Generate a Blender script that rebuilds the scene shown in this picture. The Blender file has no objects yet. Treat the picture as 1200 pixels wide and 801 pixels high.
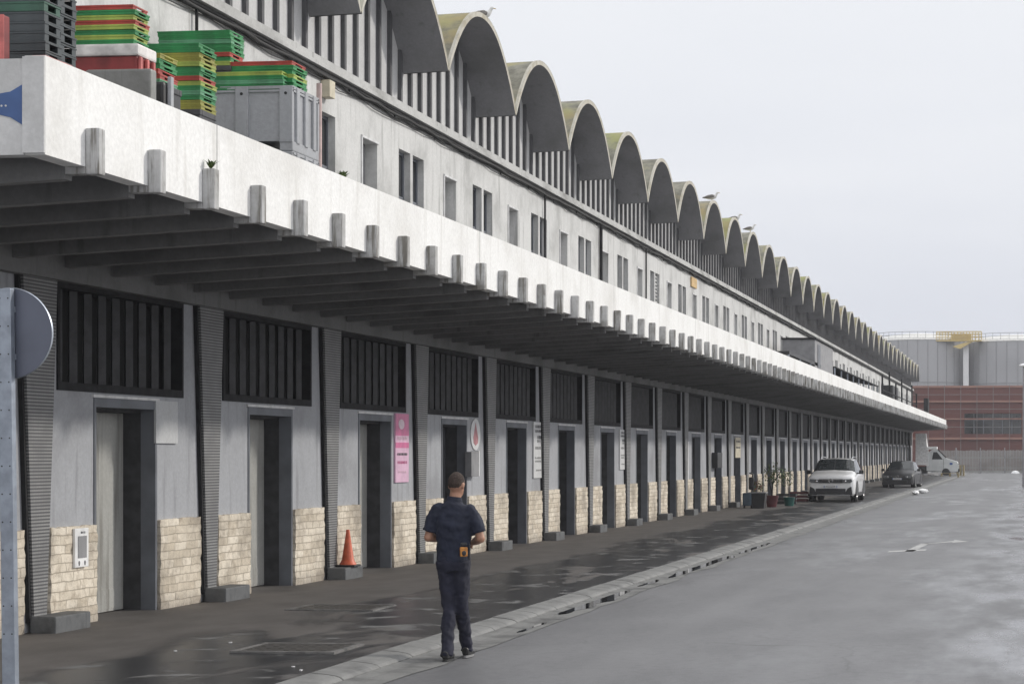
import bpy, bmesh, math, random
from math import sin, cos, pi, radians
from mathutils import Vector, Matrix, noise
random.seed(7)
sc = bpy.context.scene
COL = sc.collection

# ------------------------------------------------------------------ measuring
F = 2400.0; AL = radians(6.0); CU = 1205 - F*math.tan(AL); HV = 531.0; EYE = 1.96
CA, SA = cos(AL), sin(AL)
def y_at(X, u):
    "distance along the street at which a line X metres to the side is seen at column u"
    k = (u-CU)/F
    return -X*(CA + k*SA)/(SA - k*CA)
def depth(X, Y): return Y*CA - X*SA
def z_at(X, Y, v): return EYE + (HV-v)*depth(X, Y)/F
def x_at(Y, u):
    k = (u-CU)/F
    return Y*(k*CA - SA)/(CA + k*SA)
def ground_y(X, v, z=0.0):
    d = (EYE-z)*F/(v-HV)
    return (d + X*SA)/CA

# ------------------------------------------------------------------ scene tree
def tag(o, label=None, cat=None, group=None, kind=None):
    if label: o['label'] = label
    if cat: o['category'] = cat
    if group: o['group'] = group
    if kind: o['kind'] = kind
    return o
def empty(name, loc=(0, 0, 0), rz=0, **k):
    o = bpy.data.objects.new(name, None); COL.objects.link(o)
    o.location = loc; o.rotation_euler = (0, 0, rz); o.empty_display_size = .2
    return tag(o, **k)
def put(name, me, parent=None, loc=(0, 0, 0), world=False, rot=(0, 0, 0)):
    o = bpy.data.objects.new(name, me); COL.objects.link(o)
    o.location = loc; o.rotation_euler = rot
    if parent is not None:
        o.parent = parent
        if world:
            p = Vector((0, 0, 0)); q = parent
            while q is not None: p += q.location; q = q.parent
            o.location = Vector(loc) - p
    return o
def copy_tree(o, parent=None):
    c = o.copy(); COL.objects.link(c); c.parent = parent
    for ch in list(o.children): copy_tree(ch, c)
    return c

class MB:
    "collects geometry for one mesh"
    def __init__(s): s.v = []; s.f = []; s.m = []; s.sm = []
    def add(s, vs, fs, m=0, smooth=False, M=None):
        b = len(s.v)
        for p in vs:
            p = Vector(p)
            if M is not None: p = M @ p
            s.v.append(p)
        for f in fs:
            s.f.append([b+i for i in f]); s.m.append(m); s.sm.append(smooth)
        return s
    def box(s, x0, x1, y0, y1, z0, z1, m=0, M=None):
        x0, x1 = sorted((x0, x1)); y0, y1 = sorted((y0, y1)); z0, z1 = sorted((z0, z1))
        vs = [(x0,y0,z0),(x1,y0,z0),(x1,y1,z0),(x0,y1,z0),(x0,y0,z1),(x1,y0,z1),(x1,y1,z1),(x0,y1,z1)]
        return s.add(vs, [(0,3,2,1),(4,5,6,7),(0,1,5,4),(1,2,6,5),(2,3,7,6),(3,0,4,7)], m, False, M)
    def bbox(s, x0, x1, y0, y1, z0, z1, b=.01, m=0, M=None):
        "box with chamfered edges"
        bm = bmesh.new(); bmesh.ops.create_cube(bm, size=1)
        for v in bm.verts:
            v.co = Vector(((x0+x1)/2+v.co.x*abs(x1-x0), (y0+y1)/2+v.co.y*abs(y1-y0), (z0+z1)/2+v.co.z*abs(z1-z0)))
        bmesh.ops.bevel(bm, geom=bm.edges[:], offset=b, segments=2, affect='EDGES', profile=.6)
        bm.verts.index_update()
        s.add([v.co.copy() for v in bm.verts], [[v.index for v in f.verts] for f in bm.faces], m, False, M); bm.free(); return s
    def prism(s, pts, axis, a, b, m=0, M=None, smooth=False):
        "polygon pts (2-D) extruded along axis from a to b"
        n = len(pts)
        def P(p, t):
            return (t, p[0], p[1]) if axis == 'x' else ((p[0], t, p[1]) if axis == 'y' else (p[0], p[1], t))
        vs = [P(p, a) for p in pts] + [P(p, b) for p in pts]
        fs = [(i, (i+1) % n, n+(i+1) % n, n+i) for i in range(n)]
        s.add(vs, fs, m, smooth, M)
        return s.add(vs, [tuple(range(n))[::-1], tuple(range(n, 2*n))], m, False, M)
    def tube(s, pts, r, n=8, m=0, M=None, cap=True, smooth=True):
        pts = [Vector(p) for p in pts]; k = len(pts)
        rs = r if isinstance(r, (list, tuple)) else [r]*k
        vs = []; up = None
        for i, p in enumerate(pts):
            d = (pts[min(i+1, k-1)] - pts[max(i-1, 0)]).normalized()
            if up is None:
                up = Vector((0, 0, 1)) if abs(d.z) < .9 else Vector((0, 1, 0))
            a = d.cross(up).normalized(); b = a.cross(d).normalized(); up = b
            ri = rs[i]; ra, rb = ri if isinstance(ri, (tuple, list)) else (ri, ri)
            for j in range(n):
                t = 2*pi*j/n; vs.append(p + a*cos(t)*ra + b*sin(t)*rb)
        fs = [(i*n+j, i*n+(j+1) % n, (i+1)*n+(j+1) % n, (i+1)*n+j) for i in range(k-1) for j in range(n)]
        s.add(vs, fs, m, smooth, M)
        if cap: s.add(vs[:n]+vs[-n:], [tuple(range(n))[::-1], tuple(range(n, 2*n))], m, False, M)
        return s
    def ball(s, c, r, m=0, M=None, nu=14, nv=10):
        r = r if isinstance(r, (tuple, list)) else (r, r, r)
        vs = [(c[0], c[1], c[2]-r[2])]
        for i in range(1, nv):
            t = -pi/2 + pi*i/nv
            for j in range(nu):
                a = 2*pi*j/nu; vs.append((c[0]+r[0]*cos(t)*cos(a), c[1]+r[1]*cos(t)*sin(a), c[2]+r[2]*sin(t)))
        vs.append((c[0], c[1], c[2]+r[2])); e = len(vs)-1
        fs = [(0, 1+(j+1) % nu, 1+j) for j in range(nu)]
        for i in range(nv-2):
            for j in range(nu):
                a = 1+i*nu+j; b = 1+i*nu+(j+1) % nu; fs.append((a, b, b+nu, a+nu))
        k = 1+(nv-2)*nu
        fs += [(k+j, k+(j+1) % nu, e) for j in range(nu)]
        return s.add(vs, fs, m, True, M)
    def lathe(s, prof, c=(0, 0, 0), n=20, m=0, M=None, smooth=True):
        "profile [(r,z)] round the z axis"
        vs = []
        for r, z in prof:
            for j in range(n):
                a = 2*pi*j/n; vs.append((c[0]+r*cos(a), c[1]+r*sin(a), c[2]+z))
        k = len(prof)
        fs = [(i*n+j, i*n+(j+1) % n, (i+1)*n+(j+1) % n, (i+1)*n+j) for i in range(k-1) for j in range(n)]
        s.add(vs, fs, m, smooth, M)
        return s.add(vs[:n]+vs[-n:], [tuple(range(n))[::-1], tuple(range(n, 2*n))], m, False, M)
    def mesh(s, name, mats):
        me = bpy.data.meshes.new(name); me.from_pydata([tuple(v) for v in s.v], [], s.f)
        for mt in (mats if isinstance(mats, (list, tuple)) else [mats]): me.materials.append(mt)
        me.polygons.foreach_set('material_index', s.m); me.polygons.foreach_set('use_smooth', s.sm)
        me.update(); return me
    def build(s, name, mats, parent=None, loc=(0, 0, 0), world=False, rot=(0, 0, 0)):
        return put(name, s.mesh(name, mats), parent, loc, world, rot)

# ------------------------------------------------------------------ materials
def NT(name):
    m = bpy.data.materials.new(name); m.use_nodes = True; nt = m.node_tree
    b = nt.nodes['Principled BSDF']; return m, nt, b
def node(nt, t, **k):
    n = nt.nodes.new(t)
    for a, v in k.items():
        if a.startswith('_'): n.inputs[a[1:].replace('_', ' ')].default_value = v
        else: setattr(n, a, v)
    return n
def lk(nt, a, b): nt.links.new(a, b)
def c4(c): return (c[0], c[1], c[2], 1)
def mult(nt, fac, a, b, blend='MIX'):
    n = nt.nodes.new('ShaderNodeMix'); n.data_type = 'RGBA'; n.blend_type = blend
    for sock, v in ((n.inputs[0], fac), (n.inputs[6], a), (n.inputs[7], b)):
        if hasattr(v, 'is_linked') or hasattr(v, 'links'): nt.links.new(v, sock)
        elif isinstance(v, (int, float)): sock.default_value = v
        else: sock.default_value = c4(v)
    return n.outputs[2]
def mathn(nt, op, a, b=None, c=None, clamp=False):
    n = nt.nodes.new('ShaderNodeMath'); n.operation = op; n.use_clamp = clamp
    for i, v in enumerate((a, b, c)):
        if v is None: continue
        if isinstance(v, (int, float)): n.inputs[i].default_value = v
        else: nt.links.new(v, n.inputs[i])
    return n.outputs[0]
def coords(nt, scale=(1, 1, 1), obj=False):
    if obj: o = nt.nodes.new('ShaderNodeTexCoord').outputs['Object']
    else: o = nt.nodes.new('ShaderNodeNewGeometry').outputs['Position']
    mp = nt.nodes.new('ShaderNodeMapping'); mp.inputs['Scale'].default_value = scale
    nt.links.new(o, mp.inputs['Vector']); return mp.outputs[0]
def noise_(nt, vec, scale, detail=4, rough=.55, dist=0):
    n = node(nt, 'ShaderNodeTexNoise'); n.inputs['Scale'].default_value = scale
    n.inputs['Detail'].default_value = detail; n.inputs['Roughness'].default_value = rough; n.inputs['Distortion'].default_value = dist
    nt.links.new(vec, n.inputs['Vector']); return n.outputs[0]
def ramp(nt, v, a, b, smooth=True):
    n = nt.nodes.new('ShaderNodeMapRange'); n.interpolation_type = 'SMOOTHSTEP' if smooth else 'LINEAR'
    n.inputs['From Min'].default_value = a; n.inputs['From Max'].default_value = b
    nt.links.new(v, n.inputs['Value']); return n.outputs[0]
def bump(nt, b, h, strength=.3, dist=.02):
    n = nt.nodes.new('ShaderNodeBump'); n.inputs['Strength'].default_value = strength; n.inputs['Distance'].default_value = dist
    nt.links.new(h, n.inputs['Height']); nt.links.new(n.outputs[0], b.inputs['Normal'])
def simple(name, col, rough=.6, metal=0, var=.15, scale=6, spec=.5, bmp=0, coat=0, obj=True):
    m, nt, b = NT(name)
    b.inputs['Roughness'].default_value = rough; b.inputs['Metallic'].default_value = metal
    b.inputs['Specular IOR Level'].default_value = spec; b.inputs['Coat Weight'].default_value = coat
    v = coords(nt, obj=obj); n = noise_(nt, v, scale)
    lo = tuple(c*(1-var) for c in col); hi = tuple(min(1, c*(1+var)) for c in col)
    lk(nt, mult(nt, ramp(nt, n, .3, .7), lo, hi), b.inputs['Base Color'])
    if bmp: bump(nt, b, noise_(nt, v, scale*6), bmp)
    return m
def painted(name, col, dirt, amount=.5, rough=.7, streak=True, scale=1.0, joints=0, runs=(.54, .8)):
    "painted or bare concrete: blotches, vertical runs of dirt and fine grain"
    m, nt, b = NT(name); b.inputs['Roughness'].default_value = rough; b.inputs['Specular IOR Level'].default_value = .3
    p = coords(nt)
    a = noise_(nt, p, .9*scale, 5, .6); c = noise_(nt, coords(nt, (5, 5, .45)), 1.2*scale, 4, .6)
    g = noise_(nt, p, 22, 3, .6)
    base = mult(nt, ramp(nt, g, .3, .75), tuple(x*.93 for x in col), tuple(min(1, x*1.05) for x in col))
    d = mathn(nt, 'MULTIPLY', ramp(nt, a, .42, .75), amount)
    if streak: d = mathn(nt, 'MAXIMUM', d, mathn(nt, 'MULTIPLY', ramp(nt, c, *runs), amount))
    colr = mult(nt, d, base, dirt)
    if joints:
        sx = nt.nodes.new('ShaderNodeSeparateXYZ'); lk(nt, p, sx.inputs[0])
        fr = mathn(nt, 'FRACT', mathn(nt, 'DIVIDE', sx.outputs[1], joints))
        ln = mathn(nt, 'LESS_THAN', fr, .03/joints)
        colr = mult(nt, mathn(nt, 'MULTIPLY', ln, .6), colr, tuple(x*.3 for x in col))
    lk(nt, colr, b.inputs['Base Color'])
    bump(nt, b, g, .25, .01)
    return m

M = {}
M['fascia'] = painted('white_painted_concrete', (.82, .82, .81), (.42, .40, .36), .36, joints=8.9, runs=(.50, .74))
M['end_face'] = painted('grimy_painted_concrete', (.62, .62, .62), (.2, .2, .19), .5)
M['upper'] = painted('off_white_render', (.60, .60, .59), (.27, .27, .26), .7, runs=(.50, .74))
M['lower'] = painted('grey_painted_render', (.39, .40, .425), (.19, .19, .20), .6, runs=(.50, .74))
M['soffit'] = painted('dark_soffit_concrete', (.20, .20, .20), (.07, .07, .07), .6)  # dark grey concrete, blotched and streaked darker
M['tab'] = painted('weathered_beam_end', (.47, .47, .47), (.12, .11, .09), .85, scale=3, runs=(.46, .66))
M['cornice'] = painted('grey_ledge_concrete', (.50, .50, .49), (.12, .12, .11), .7)
M['panel'] = painted('pale_clerestory_panel', (.54, .54, .54), (.32, .32, .32), .5)
M['fin'] = simple('dark_fin_paint', (.085, .085, .09), .7)
M['vent'] = simple('black_vent_metal', (.022, .022, .024), .75, var=.3, spec=.2)
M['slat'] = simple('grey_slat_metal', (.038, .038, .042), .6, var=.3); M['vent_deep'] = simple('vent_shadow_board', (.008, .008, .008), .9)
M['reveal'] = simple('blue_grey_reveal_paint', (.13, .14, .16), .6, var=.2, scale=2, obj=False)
M['reveal_dark'] = simple('dark_inner_reveal', (.045, .045, .048), .8, var=.3)  # inner part of the door reveal, darker than the outer part
M['door'] = painted('pale_grey_door_paint', (.42, .42, .40), (.17, .16, .14), .7, rough=.45, runs=(.46, .7))
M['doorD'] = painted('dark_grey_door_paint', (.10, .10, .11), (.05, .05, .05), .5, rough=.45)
M['blind'] = simple('grey_blind_board', (.25, .25, .26), .7, var=.15, scale=3)
M['frame_white'] = simple('white_frame_paint', (.6, .6, .6), .5)
M['glass'] = simple('dark_window_glass', (.02, .022, .025), .06, var=.4, scale=3)
M['steel'] = simple('galvanised_steel', (.42, .46, .52), .42, .75, var=.12, scale=14)
M['black'] = simple('black_plastic', (.02, .02, .022), .5)
M['post'] = simple('dull_galvanised_post', (.27, .30, .35), .5, .6, var=.15, scale=10); M['rubber'] = simple('black_rubber', (.025, .025, .025), .85)
M['block'] = painted('worn_kerb_block', (.13, .135, .14), (.05, .05, .05), .7, scale=4)
M['chrome'] = simple('polished_metal', (.7, .7, .7), .2, 1, var=.05)
M['darkwire'] = simple('black_cable_sheath', (.03, .03, .03), .7)

def mk_tile():
    m, nt, b = NT('small_mosaic_tile'); b.inputs['Roughness'].default_value = .55
    p = coords(nt); s = nt.nodes.new('ShaderNodeSeparateXYZ'); lk(nt, p, s.inputs[0])
    def line(o, pitch, w):
        fr = mathn(nt, 'FRACT', mathn(nt, 'DIVIDE', o, pitch)); return mathn(nt, 'LESS_THAN', fr, w)
    g = mathn(nt, 'MAXIMUM', line(s.outputs[2], .036, .45), mathn(nt, 'MULTIPLY', line(s.outputs[1], .036, .2), .3))
    n = noise_(nt, p, 3, 4)
    t = mult(nt, ramp(nt, n, .3, .7), (.21, .21, .21), (.29, .29, .285))
    lk(nt, mult(nt, g, t, (.075, .075, .08)), b.inputs['Base Color'])
    bump(nt, b, mathn(nt, 'SUBTRACT', 1.0, g), .5, .01); return m
M['tile'] = mk_tile()
def mk_stone():
    m, nt, b = NT('cream_split_stone'); b.inputs['Roughness'].default_value = .85
    g = nt.nodes.new('ShaderNodeNewGeometry'); s = nt.nodes.new('ShaderNodeSeparateXYZ'); lk(nt, g.outputs['Position'], s.inputs[0])
    c = nt.nodes.new('ShaderNodeCombineXYZ'); wob = noise_(nt, g.outputs['Position'], 5, 2)
    lk(nt, mathn(nt, 'ADD', s.outputs[1], mathn(nt, 'MULTIPLY', wob, .07)), c.inputs[0])
    lk(nt, mathn(nt, 'ADD', s.outputs[2], mathn(nt, 'MULTIPLY', wob, .035)), c.inputs[1])
    br = nt.nodes.new('ShaderNodeTexBrick'); lk(nt, c.outputs[0], br.inputs['Vector'])
    for k, v in (('Scale', 1.0), ('Mortar Size', .006), ('Mortar Smooth', .25), ('Brick Width', .33), ('Row Height', .10), ('Bias', -.1)):
        br.inputs[k].default_value = v
    br.offset = .37; br.squash = .8; br.squash_frequency = 3
    br.inputs['Color1'].default_value = (.80, .725, .61, 1); br.inputs['Color2'].default_value = (.58, .505, .40, 1)
    br.inputs['Mortar'].default_value = (.46, .40, .32, 1)
    n1 = noise_(nt, g.outputs['Position'], 9, 5, .65); n2 = noise_(nt, g.outputs['Position'], 1.1, 4)
    col = mult(nt, mathn(nt, 'MULTIPLY', ramp(nt, n1, .48, .72), .6), br.outputs[0], (.40, .33, .25))
    col = mult(nt, mathn(nt, 'MULTIPLY', ramp(nt, n2, .45, .66), .75), col, (.30, .26, .21))
    low = mathn(nt, 'MULTIPLY', ramp(nt, mathn(nt, 'ADD', s.outputs[2], mathn(nt, 'MULTIPLY', n1, .5)), .62, .28), .7)
    col = mult(nt, low, col, (.22, .19, .16))
    lk(nt, col, b.inputs['Base Color'])
    h = mathn(nt, 'ADD', mathn(nt, 'MULTIPLY', br.outputs[1], -1.0), n1)
    bump(nt, b, h, .7, .035); return m
M['stone'] = mk_stone()
def mk_vault():
    m, nt, b = NT('lichened_concrete_shell'); b.inputs['Roughness'].default_value = .9
    p = coords(nt); g = nt.nodes.new('ShaderNodeNewGeometry'); s = nt.nodes.new('ShaderNodeSeparateXYZ'); lk(nt, g.outputs['Normal'], s.inputs[0])
    a = noise_(nt, p, 2.2, 5, .7); c = noise_(nt, p, .45, 3)
    base = mult(nt, ramp(nt, a, .3, .7), (.12, .115, .09), (.30, .29, .24))
    li = mult(nt, ramp(nt, c, .4, .62), (.27, .28, .09), (.30, .23, .09))
    up = mathn(nt, 'MULTIPLY', ramp(nt, noise_(nt, p, 1.1, 4), .42, .62), .75)
    lk(nt, mult(nt, up, base, li), b.inputs['Base Color']); bump(nt, b, a, .5, .03); return m
M['vault'] = mk_vault()
M['intrados'] = painted('grey_shell_underside', (.23, .23, .24), (.12, .12, .12), .65)
M['rim'] = painted('pale_shell_rim', (.50, .48, .42), (.26, .22, .13), .7, scale=3)

def mk_road():
    m, nt, b = NT('damp_asphalt_road')
    p = coords(nt); big = noise_(nt, coords(nt, (1, .22, 1)), .28, 4, .6, .4); mid = noise_(nt, coords(nt, (1, .3, 1)), 1.1, 5, .6)
    fine = noise_(nt, p, 60, 3, .7); grit = noise_(nt, p, 9, 4, .6)
    s = nt.nodes.new('ShaderNodeSeparateXYZ'); lk(nt, p, s.inputs[0])
    col = mult(nt, ramp(nt, mid, .3, .7), (.098, .098, .104), (.142, .142, .149))
    col = mult(nt, mathn(nt, 'MULTIPLY', ramp(nt, fine, .40, .70), .5), col, (.22, .22, .22))
    right = ramp(nt, mathn(nt, 'ADD', s.outputs[0], mathn(nt, 'MULTIPLY', big, 3.6)), -.3, 1.9)
    wet = mathn(nt, 'MAXIMUM', mathn(nt, 'MULTIPLY', ramp(nt, big, .47, .63), .8), right)
    wet = mathn(nt, 'MULTIPLY', wet, ramp(nt, mid, .28, .72))
    crack = ramp(nt, noise_(nt, coords(nt, (1, .35, 1)), .7, 6, .75, 1.5), .495, .503)
    col = mult(nt, mathn(nt, 'MULTIPLY', ramp(nt, grit, .45, .75), .45), col, (.065, .065, .07))
    spk = ramp(nt, noise_(nt, p, 30, 2, .5), .66, .74); col = mult(nt, mathn(nt, 'MULTIPLY', spk, .5), col, (.24, .24, .23))
    cr = nt.nodes.new('ShaderNodeTexVoronoi'); cr.feature = 'DISTANCE_TO_EDGE'; cr.inputs['Scale'].default_value = .22
    wv = nt.nodes.new('ShaderNodeVectorMath'); wv.operation = 'ADD'; lk(nt, p, wv.inputs[0])
    nn = node(nt, 'ShaderNodeTexNoise'); nn.inputs['Scale'].default_value = .9; nn.inputs['Detail'].default_value = 6; lk(nt, p, nn.inputs['Vector']); lk(nt, nn.outputs['Color'], wv.inputs[1]); lk(nt, wv.outputs[0], cr.inputs['Vector'])
    line = mathn(nt, 'MULTIPLY', ramp(nt, cr.outputs['Distance'], .006, .001), ramp(nt, big, .42, .55))
    col = mult(nt, mathn(nt, 'MULTIPLY', line, .55), col, (.03, .03, .03))
    lane = ramp(nt, mathn(nt, 'ABSOLUTE', mathn(nt, 'SUBTRACT', mathn(nt, 'ABSOLUTE', mathn(nt, 'ADD', s.outputs[0], 3.0)), .85)), .35, .05)
    col = mult(nt, mathn(nt, 'MULTIPLY', lane, .22), col, (.17, .17, .175))
    lk(nt, mult(nt, mathn(nt, 'MULTIPLY', wet, .35), col, (.06, .06, .066)), b.inputs['Base Color'])
    r = mathn(nt, 'SUBTRACT', .58, mathn(nt, 'MULTIPLY', wet, .43))
    r = mathn(nt, 'SUBTRACT', r, mathn(nt, 'MULTIPLY', mathn(nt, 'MULTIPLY', right, wet), .10), clamp=True)
    lk(nt, r, b.inputs['Roughness']); b.inputs['Specular IOR Level'].default_value = .5
    bump(nt, b, mathn(nt, 'ADD', fine, grit), .10, .005); return m
M['road'] = mk_road()
def mk_pave():
    m, nt, b = NT('patched_dark_asphalt_pavement')
    p = coords(nt); s = nt.nodes.new('ShaderNodeSeparateXYZ'); lk(nt, p, s.inputs[0])
    big = noise_(nt, coords(nt, (1, .33, 1)), .8, 4, .6, .5); mid = noise_(nt, coords(nt, (1, .5, 1)), 2.4, 5, .6); fine = noise_(nt, p, 45, 3, .7)
    dry = mult(nt, ramp(nt, mid, .3, .7), (.070, .063, .058), (.105, .096, .090))
    dry = mult(nt, mathn(nt, 'MULTIPLY', ramp(nt, fine, .4, .8), .3), dry, (.16, .15, .145))
    # rain is blown in as far as about two metres from the kerb
    side = ramp(nt, mathn(nt, 'ADD', s.outputs[0], mathn(nt, 'MULTIPLY', big, 2.4)), -7.35, -6.75)
    near = side
    wet = mathn(nt, 'MULTIPLY', near, ramp(nt, big, .36, .46))
    dried = mathn(nt, 'MULTIPLY', wet, ramp(nt, noise_(nt, coords(nt, (1, .9, 1)), 1.5, 4, .6, .6), .54, .68))
    wetc = mathn(nt, 'SUBTRACT', wet, dried, clamp=True)
    col = mult(nt, wetc, dry, (.022, .022, .024)); col = mult(nt, dried, col, (.15, .15, .15))
    lk(nt, col, b.inputs['Base Color'])
    lk(nt, mathn(nt, 'SUBTRACT', .75, mathn(nt, 'MULTIPLY', wetc, .42)), b.inputs['Roughness'])
    bump(nt, b, fine, .22, .006); return m
M['pave'] = mk_pave()
M['kerb'] = painted('worn_kerb_concrete', (.205, .205, .20), (.085, .085, .085), .85, streak=False, scale=2.2, joints=1.0)
M['gutter'] = painted('gutter_concrete', (.19, .19, .185), (.06, .06, .06), .9, streak=False, scale=2.5)
M['ground'] = simple('far_yard_ground', (.16, .16, .16), .8, var=.25, scale=.05, obj=False)
def mk_water():
    m, nt, b = NT('still_puddle_water'); b.inputs['Base Color'].default_value = (.012, .012, .013, 1)
    b.inputs['Roughness'].default_value = .03; b.inputs['IOR'].default_value = 1.33
    bump(nt, b, noise_(nt, coords(nt), 3, 2), .02, .004); return m
M['water'] = mk_water()
# ------------------------------------------------------------------ world, sun, camera
w = bpy.data.worlds.new('World'); sc.world = w; w.use_nodes = True; nt = w.node_tree
bg = nt.nodes['Background']
SUN = Vector((1.30, .85, .82)).normalized()          # towards the sun
elev = math.asin(SUN.z); az = math.atan2(SUN.x, SUN.y)
sky = nt.nodes.new('ShaderNodeTexSky'); sky.sky_type = 'NISHITA'; sky.sun_disc = False
sky.sun_elevation = elev; sky.sun_rotation = az; sky.air_density = 1.2; sky.dust_density = 3; sky.ozone_density = 1
tc = nt.nodes.new('ShaderNodeTexCoord')
mp = nt.nodes.new('ShaderNodeMapping'); mp.inputs['Scale'].default_value = (1.0, 1.0, 4.5); lk(nt, tc.outputs['Generated'], mp.inputs[0])
cl = noise_(nt, mp.outputs[0], 2.6, 4, .45, .3)
cloud = mult(nt, ramp(nt, cl, .35, .68), (6.7, 7.0, 7.8), (8.1, 8.25, 8.75))
sx = nt.nodes.new('ShaderNodeSeparateXYZ'); lk(nt, tc.outputs['Generated'], sx.inputs[0])
cloud = mult(nt, ramp(nt, sx.outputs[2], 0.02, .26), cloud, (8.4, 8.55, 8.9))
cloud = mult(nt, ramp(nt, sx.outputs[2], .26, .9), cloud, (12.0, 12.1, 12.4))          # an overcast sky is brightest overhead
cloud = mult(nt, mathn(nt, 'MULTIPLY', ramp(nt, sx.outputs[1], .1, -.9), .7), cloud, (13.5, 13.5, 13.8))   # extra brightness added behind the camera, to lift faces turned towards it
lk(nt, mult(nt, .95, sky.outputs[0], cloud), bg.inputs['Color']); bg.inputs['Strength'].default_value = .10
sun = bpy.data.lights.new('sun', 'SUN'); sun.energy = 2.05; sun.angle = radians(3); sun.color = (1, .955, .88)
so = bpy.data.objects.new('sun', sun); COL.objects.link(so); so.rotation_euler = SUN.to_track_quat('Z', 'Y').to_euler()
cam = bpy.data.cameras.new('camera'); co = bpy.data.objects.new('camera', cam); COL.objects.link(co); sc.camera = co
co.location = (0, 0, EYE); co.rotation_euler = (radians(90), 0, AL)
cam.sensor_width = 36; cam.lens = F/1200*36; cam.shift_x = -(CU-600)/1200; cam.shift_y = (HV-400.5)/1200
cam.clip_end = 5000; cam.clip_start = .1
vs = sc.view_settings; vs.view_transform = 'Standard'; vs.look = 'None'; vs.gamma = 1; vs.exposure = .12

# ------------------------------------------------------------------ ground
XW = -10.35; XF = -7.28; XV = -9.67
def sheet(name, x0, x1, y0, y1, z, mat, ny=1):
    mb = MB(); ys = [y0+(y1-y0)*i/ny for i in range(ny+1)]
    mb.add([(x, y, z) for y in ys for x in (x0, x1)], [(2*i, 2*i+1, 2*i+3, 2*i+2) for i in range(ny)])
    return tag(mb.build(name, mat), kind='structure')
sheet('ground', -325, 325, -28, 895, -.03, M['ground'])
YE = 196.0
sheet('road', -5.5, 30, -6, YE+40, 0, M['road'], 40)
# pavement slab with a slightly uneven edge, kerb stones and gutter as one cross-section each
mb = MB(); PZ = .10
ys = [-6+i*2.0 for i in range(int((YE+6)/2)+1)]
mb.add([(x, y, PZ - (.02 if k == 1 else 0)) for y in ys for k, x in enumerate((-10.9, -6.12))], [(2*i, 2*i+1, 2*i+3, 2*i+2) for i in range(len(ys)-1)])
tag(mb.build('pavement', M['pave']), kind='structure')
mb = MB(); prof = [(-6.12, .084), (-5.98, .072), (-5.90, .060), (-5.86, .048), (-5.83, .026)]
ny = 200
for i in range(ny):
    y0 = -6+i*1.0; y1 = y0+.994
    dz = random.uniform(-.003, .003); dx = random.uniform(-.004, .004)
    mb.prism([(x+dx, z+dz) for x, z in prof]+[(-5.83+dx, -.03), (-6.12+dx, -.03)], 'y', y0, y1)
tag(mb.build('kerb', M['kerb']), kind='structure')
mb = MB(); n = 220; rnd = random.Random(3)
for i in range(n+1):
    y = -6+i*(200/n); e = -5.42+.14*noise.noise(Vector((0, y*.5, 0)))+.05*noise.noise(Vector((5, y*3, 0)))
    for x, z in ((-5.88, .024), (-5.7, .007), (e, .006)): mb.v.append(Vector((x, y, z)))
for i in range(n):
    for k in range(2):
        mb.f.append([i*3+k, i*3+k+1, (i+1)*3+k+1, (i+1)*3+k]); mb.m.append(0); mb.sm.append(False)
tag(mb.build('gutter', M['gutter']), kind='structure')
def puddle(u0, u1, x, wid, seed):
    ya = y_at(x, u0); yb = y_at(x, u1); r = random.Random(seed); n = 40; L = []; R = []
    for i in range(n+1):
        t = i/n; y = ya+(yb-ya)*t; e = min(1, math.sqrt(max(0, sin(pi*t)))*1.4)
        a = wid*e*(.35+.65*abs(noise.noise(Vector((seed, y*.8, 0)))*1.8)); b = wid*e*(.35+.65*abs(noise.noise(Vector((seed+9, y*.8, 0)))*1.8))
        L.append((x-a, y, .0095)); R.append((x+b, y, .0095))
    m = MB(); m.add(L+R, [(i, n+1+i, n+2+i, i+1) for i in range(n)])
    tag(m.build('puddle', M['water']), kind='structure')
puddle(655, 740, -5.66, .17, 1); puddle(748, 772, -5.70, .10, 4); puddle(783, 860, -5.62, .20, 2); puddle(866, 902, -5.62, .13, 3); puddle(606, 640, -5.55, .05, 6)
# faded white turn arrow
mb = MB(); yA = ground_y(-2.0, 641)
M['mark'] = painted('faded_road_paint', (.42, .42, .415), (.15, .15, .15), .75, streak=False, scale=4)
xa = x_at(yA, 1083)
for pts in ([(-.30, -1.2), (-.12, -1.2), (.02, 1.2), (-.16, 1.2)], [(-.16, .9), (.5, 1.7), (.5, 2.1), (.02, 1.3)], [(-.62, -1.5), (.1, -1.0), (.1, -.55), (-.62, -1.1)], [(.5, 1.5), (.85, 1.9), (.5, 2.5)]):
    mb.add([(xa+a, yA+b*1.5, .004) for a, b in pts], [tuple(range(len(pts)))])
tag(mb.build('road_marking', M['mark']), kind='structure')
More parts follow.
